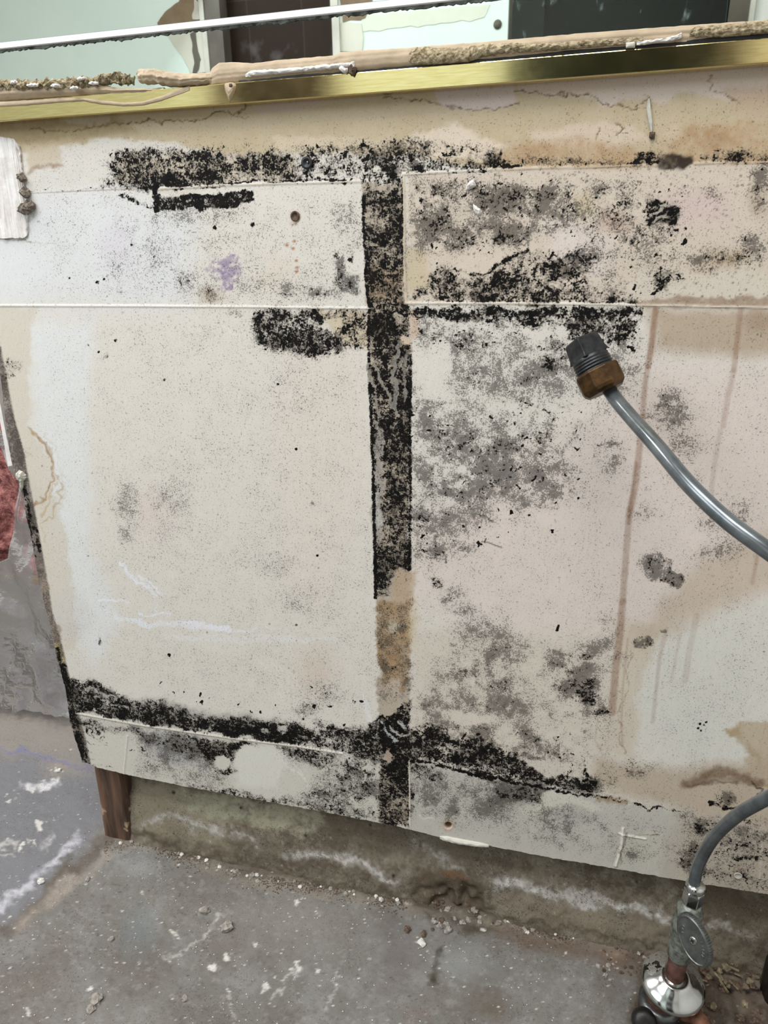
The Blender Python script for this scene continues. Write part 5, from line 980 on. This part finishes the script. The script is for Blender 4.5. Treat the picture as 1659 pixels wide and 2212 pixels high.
scatter(70, lambda: (rg.uniform(1515, 1645), rg.uniform(2085, 2215)), G3, 'brown crumb in the debris right of the chrome escutcheon', 'crumb', ('brownchip', 'chipwood', 'brownchip'), .0018, .0045)
scatter(28, lambda: (rg.uniform(1290, 1420), rg.uniform(2045, 2110)), 'rusty crumbs left of the escutcheon', 'rusty brown crumb on the stained floor left of the chrome escutcheon', 'crumb', ('brownchip', 'stone'), .0012, .0030)
for k in range(16):
    x, y = rg.uniform(1510, 1600), rg.uniform(2075, 2150); L = rg.uniform(.006, .018) if k else .024; w = rg.uniform(.0012, .003) if k else .006
    bm = bmesh.new(); v = box_bm(bm, -L/2, L/2, -w/2, w/2, -.0006, .0006)
    for q_ in bm.verts: q_.co += Vector(mn.noise_vector(q_.co*300 + Vector((k, 0, 0))))*0.0006
    o = bm_obj('wood_chip', bm, M['chipwood']); p0 = onz(x, y, 0) if k else onz(1560, 2090, 0); o.location = (p0.x, p0.y, .006 + rg.uniform(0, .003)); o.rotation_euler = (rg.uniform(-.4, .4), rg.uniform(-.3, .3), -0.7 + rg.uniform(-.8, .8))
    tag(o, 'largest pale wood chip in the debris right of the valve' if k == 0 else 'thin pale wood splinter in the debris right of the escutcheon', 'wood chip', None if k == 0 else 'wood splinters by the valve')
# dust heap at the foot of the stud and along the joint: uncountable grit
def grit(name, fn, n, mat, lab, s0, s1):
    vs = []; fs = []
    for k in range(n):
        x, y = fn(); v = onz(x, y, 0); r = rg.uniform(s0, s1); b = len(vs); ang = rg.uniform(0, 3)
        for j in range(4): vs.append((v.x + r*math.cos(ang+j*1.57), v.y + r*math.sin(ang+j*1.57)*.8, 0.0002))
        vs.append((v.x, v.y, r*0.9)); fs += [(b, b+1, b+4), (b+1, b+2, b+4), (b+2, b+3, b+4), (b+3, b, b+4)]
    return tag(mesh_obj(name, vs, fs, mat), lab, 'dust', None, 'stuff')
grit('concrete_dust', lambda: (lambda x: (x, float(np.interp(x, jx, jy)) + abs(rg.gauss(0, 14)) + 2))(rg.uniform(225, 1420)), 4200, M['brownchip'], 'fine grey concrete grit swept along the joint between floor and footing', .0005, .0014)
grit('floor_grit', lambda: (rg.uniform(-10, 1500), rg.uniform(1700, 2230)), 900, M['stonew'], 'scattered pale grit sprinkled over the concrete floor', .0004, .0011)

# ------------------------------------------------------------------ behind the left edge: plastic sheet and insulated wall
YP = 0.21
def sheet():
    Lp = [(-40, 900), (33, 1045), (20, 1130), (10, 1210), (2, 1300), (-4, 1370), (-8, 1480), (-12, 1556)]
    Rp = [(-20, 900), (50, 1045), (66, 1090), (110, 1190), (120, 1260), (140, 1370), (180, 1480), (210, 1562)]
    nu, nv = 46, 90; vs = []; fs = []
    for i in range(nv):
        t = i/(nv-1)*(len(Lp)-1); k = min(int(t), len(Lp)-2); f = t-k
        a = at(Lp[k][0]*(1-f)+Lp[k+1][0]*f, Lp[k][1]*(1-f)+Lp[k+1][1]*f, YP); b = at(Rp[k][0]*(1-f)+Rp[k+1][0]*f, Rp[k][1]*(1-f)+Rp[k+1][1]*f, YP)
        if k > 2: a = a + Vector((-0.35*min(1, (t-3)/2), 0, 0))
        for j in range(nu):
            u = j/(nu-1); P = a.lerp(b, u); w = 0.35 + 0.65*i/nv
            P.y += w*(0.018*mn.noise(Vector((P.x*22+P.z*6, 1, P.z*3))) + 0.030*abs(mn.noise(Vector((P.x*34-P.z*16, 4, P.z*7)))) + 0.012*abs(mn.noise(Vector((P.x*9+P.z*14, 9, P.z*5)))))
            P.z = max(P.z, 0.0015); vs.append(P)
    for i in range(nv-1):
        for j in range(nu-1): fs.append((i*nu+j, i*nu+j+1, (i+1)*nu+j+1, (i+1)*nu+j))
    return mesh_obj('plastic_sheet', vs, fs, M['plastic'], None, True)
tag(sheet(), 'creased clear plastic sheet hanging to the floor behind the left edge of the board', 'plastic sheet')
def batt():
    yb = 0.72; x0, x1 = -2.4, -0.9; z0 = at(20, 1235, yb).z; nu, nv = 120, 130; vs = []; fs = []
    for i in range(nv):
        for j in range(nu):
            x = x0 + (x1-x0)*j/(nu-1); z = z0 + (2.3-z0)*i/(nv-1); P = Vector((x, yb, z))
            P.y -= 0.05*mn.noise(Vector((x*7, 2, z*5))) + 0.025*mn.noise(Vector((x*22, 3, z*16))) + 0.02*abs(mn.noise(Vector((x*12, 8, z*9)))); vs.append(P)
    for i in range(nv-1):
        for j in range(nu-1): fs.append((i*nu+j, i*nu+j+1, (i+1)*nu+j+1, (i+1)*nu+j))
    b = len(vs); vs += [(x0, yb+.09, z0), (x1, yb+.09, z0), (x1, yb+.09, 2.3), (x0, yb+.09, 2.3)]
    fs += [(b, b+1, b+2, b+3), (0, nu-1, b+1, b)]
    return mesh_obj('insulation_batt', vs, fs, M['pink'], None, True), z0
ib, z0 = batt(); tag(ib, 'fluffy pink fibreglass insulation seen past the left edge of the board', 'insulation')
tag(box('bottom_plate', -2.4, -0.9, 0.70, 0.80, z0-0.035, z0-0.001, M['plate'], bevel=0.002), 'pine wall plate under the pink insulation', 'wood plate')
struct(box('wall_side', -2.4, -0.9, 0.715, 0.80, 0, z0-0.036, M['plaster']))
# ------------------------------------------------------------------ the rest of the room (what the mirror shows)
struct(box('wall_left', -2.65, -2.6, -2.2, 1.45, -0.02, 2.45, M['white'])); struct(box('wall_right', 1.12, 1.17, -2.2, 0.1, -0.02, 2.45, M['white']))
struct(box('wall_rear', -2.65, 1.17, 1.4, 1.45, -0.02, 2.45, M['white']))
struct(box('ceiling', -2.65, 1.17, -2.35, 1.45, 2.4, 2.45, M['white']))
nx0, nx1 = refl(480, 60).x, refl(722, 60).x; dx0, dx1 = refl(1097, 60).x, refl(1572, 40).x
wf = struct(box('wall_front', -2.65, nx0-0.0, FRONT_Y-0.05, FRONT_Y, -0.02, 2.42, M['mint']))
def sub(name, x0, x1, y0, y1, z0, z1, m): return box(name, x0, x1, y0, y1, z0, z1, M[m], wf)
sub('board', nx1, dx0, FRONT_Y-0.05, FRONT_Y, -0.02, 2.42, 'mint'); sub('board', dx1, 1.17, FRONT_Y-0.05, FRONT_Y, -0.02, 2.42, 'white'); sub('header', nx0, nx1, FRONT_Y-0.05, FRONT_Y, 2.2, 2.42, 'mint'); sub('header', dx0, dx1, FRONT_Y-0.05, FRONT_Y, 2.2, 2.42, 'mint')
sub('tiled_niche', nx0-.02, nx1+.02, FRONT_Y-0.10, FRONT_Y-0.052, -0.02, 2.3, 'tile')
sub('metal_jamb', refl(452, 60).x, nx0+.006, FRONT_Y-.045, FRONT_Y+.012, -0.01, 2.25, 'greyframe'); sub('white_jamb', nx1-.004, refl(735, 60).x, FRONT_Y-.045, FRONT_Y+.012, -0.01, 2.25, 'trimwhite')
sub('white_jamb', refl(443, 60).x-0.006, refl(449, 60).x, FRONT_Y-.01, FRONT_Y+.012, -0.01, 2.25, 'trimwhite')
# dark shower behind wet glass
sub('shower_back', dx0-.05, dx1+.05, FRONT_Y-0.62, FRONT_Y-0.58, -0.02, 2.3, 'darkroom'); sub('shower_side', dx0-.06, dx0-.02, FRONT_Y-0.6, FRONT_Y-0.05, -0.02, 2.3, 'darkroom'); sub('shower_side', dx1+.02, dx1+.06, FRONT_Y-0.6, FRONT_Y-0.05, -0.02, 2.3, 'darkroom'); sub('shower_top', dx0-.06, dx1+.06, FRONT_Y-0.6, FRONT_Y-0.05, 2.2, 2.25, 'darkroom')
sd = empty('shower_door', (dx0, FRONT_Y-0.02, 0)); tag(sd, 'wet dark glass shower door reflected at the right of the mirror', 'shower door')
box('glass_pane', dx0+.01, dx1, FRONT_Y-0.028, FRONT_Y-0.020, 0.02, 2.18, M['wetglass'], sd)
box('side_panel', dx0, refl(1172, 60).x, FRONT_Y-.04, FRONT_Y-0.029, 0, 2.2, M['greyframe'], sd); box('door_frame', refl(1572, 40).x, refl(1615, 40).x, FRONT_Y-0.03, FRONT_Y+0.004, 0, 2.2, M['greyframe'], sd); box('frame_trim', refl(1616, 40).x, refl(1626, 40).x, FRONT_Y-.01, FRONT_Y+0.016, 0, 2.2, M['trimwhite'], sd)
def wslab(name, pts, th, m, jag=0.004):
    P = []
    for a, b in zip(pts, pts[1:]+pts[:1]):
        for k in range(8):
            t = k/8; v = refl(a[0]*(1-t)+b[0]*t, a[1]*(1-t)+b[1]*t); v.x += mn.noise(v*30)*jag; v.z += mn.noise(v*30+Vector((5, 5, 5)))*jag; P.append(v)
    vs = P + [v + Vector((0, th, 0)) for v in P]; n = len(P); fs = [tuple(range(n)), tuple(range(n, 2*n))] + [(i, (i+1) % n, n+(i+1) % n, n+i) for i in range(n)]
    return mesh_obj(name, vs, fs, M[m], wf)
wslab('bare_board', [(350, 70), (342, 52), (360, 28), (390, 5), (420, -60), (446, -60), (447, 62), (400, 58)], 0.002, 'brownboard')
wslab('plaster_band', [(352, 62), (450, 55), (456, 158), (412, 158), (400, 130), (376, 96)], 0.003, 'plaster')
wslab('bare_board', [(412, 75), (424, 70), (428, 110), (436, 130), (425, 158), (418, 158), (420, 120)], 0.0045, 'greyframe', 0.008)
wslab('plaster_band', [(424, 0), (440, 10), (440, 45), (420, 45)], 0.0045, 'trimwhite', 0.01)
wslab('bare_board', [(735, -40), (815, -40), (806, 10), (790, 40), (740, 48)], 0.002, 'brownboard')
wslab('plaster_band', [(736, 50), (780, 50), (786, 80), (782, 110), (736, 112)], 0.003, 'plaster', 0.003)
M['mud'] = mottled('taped_joint', (204, 208, 196), (212, 216, 204), 10, 0.85)
wslab('tape_band', [(780, 38), (820, 28), (1060, 10), (1045, 40), (920, 55), (785, 68)], 0.0015, 'mud', 0.008)
b = lathe('pipe_hole', [(0.013, 0.0), (0.013, 0.003), (0, 0.003)], refl(1075, 53), (0, 1, 0), M['greyframe'], wf, n=24)
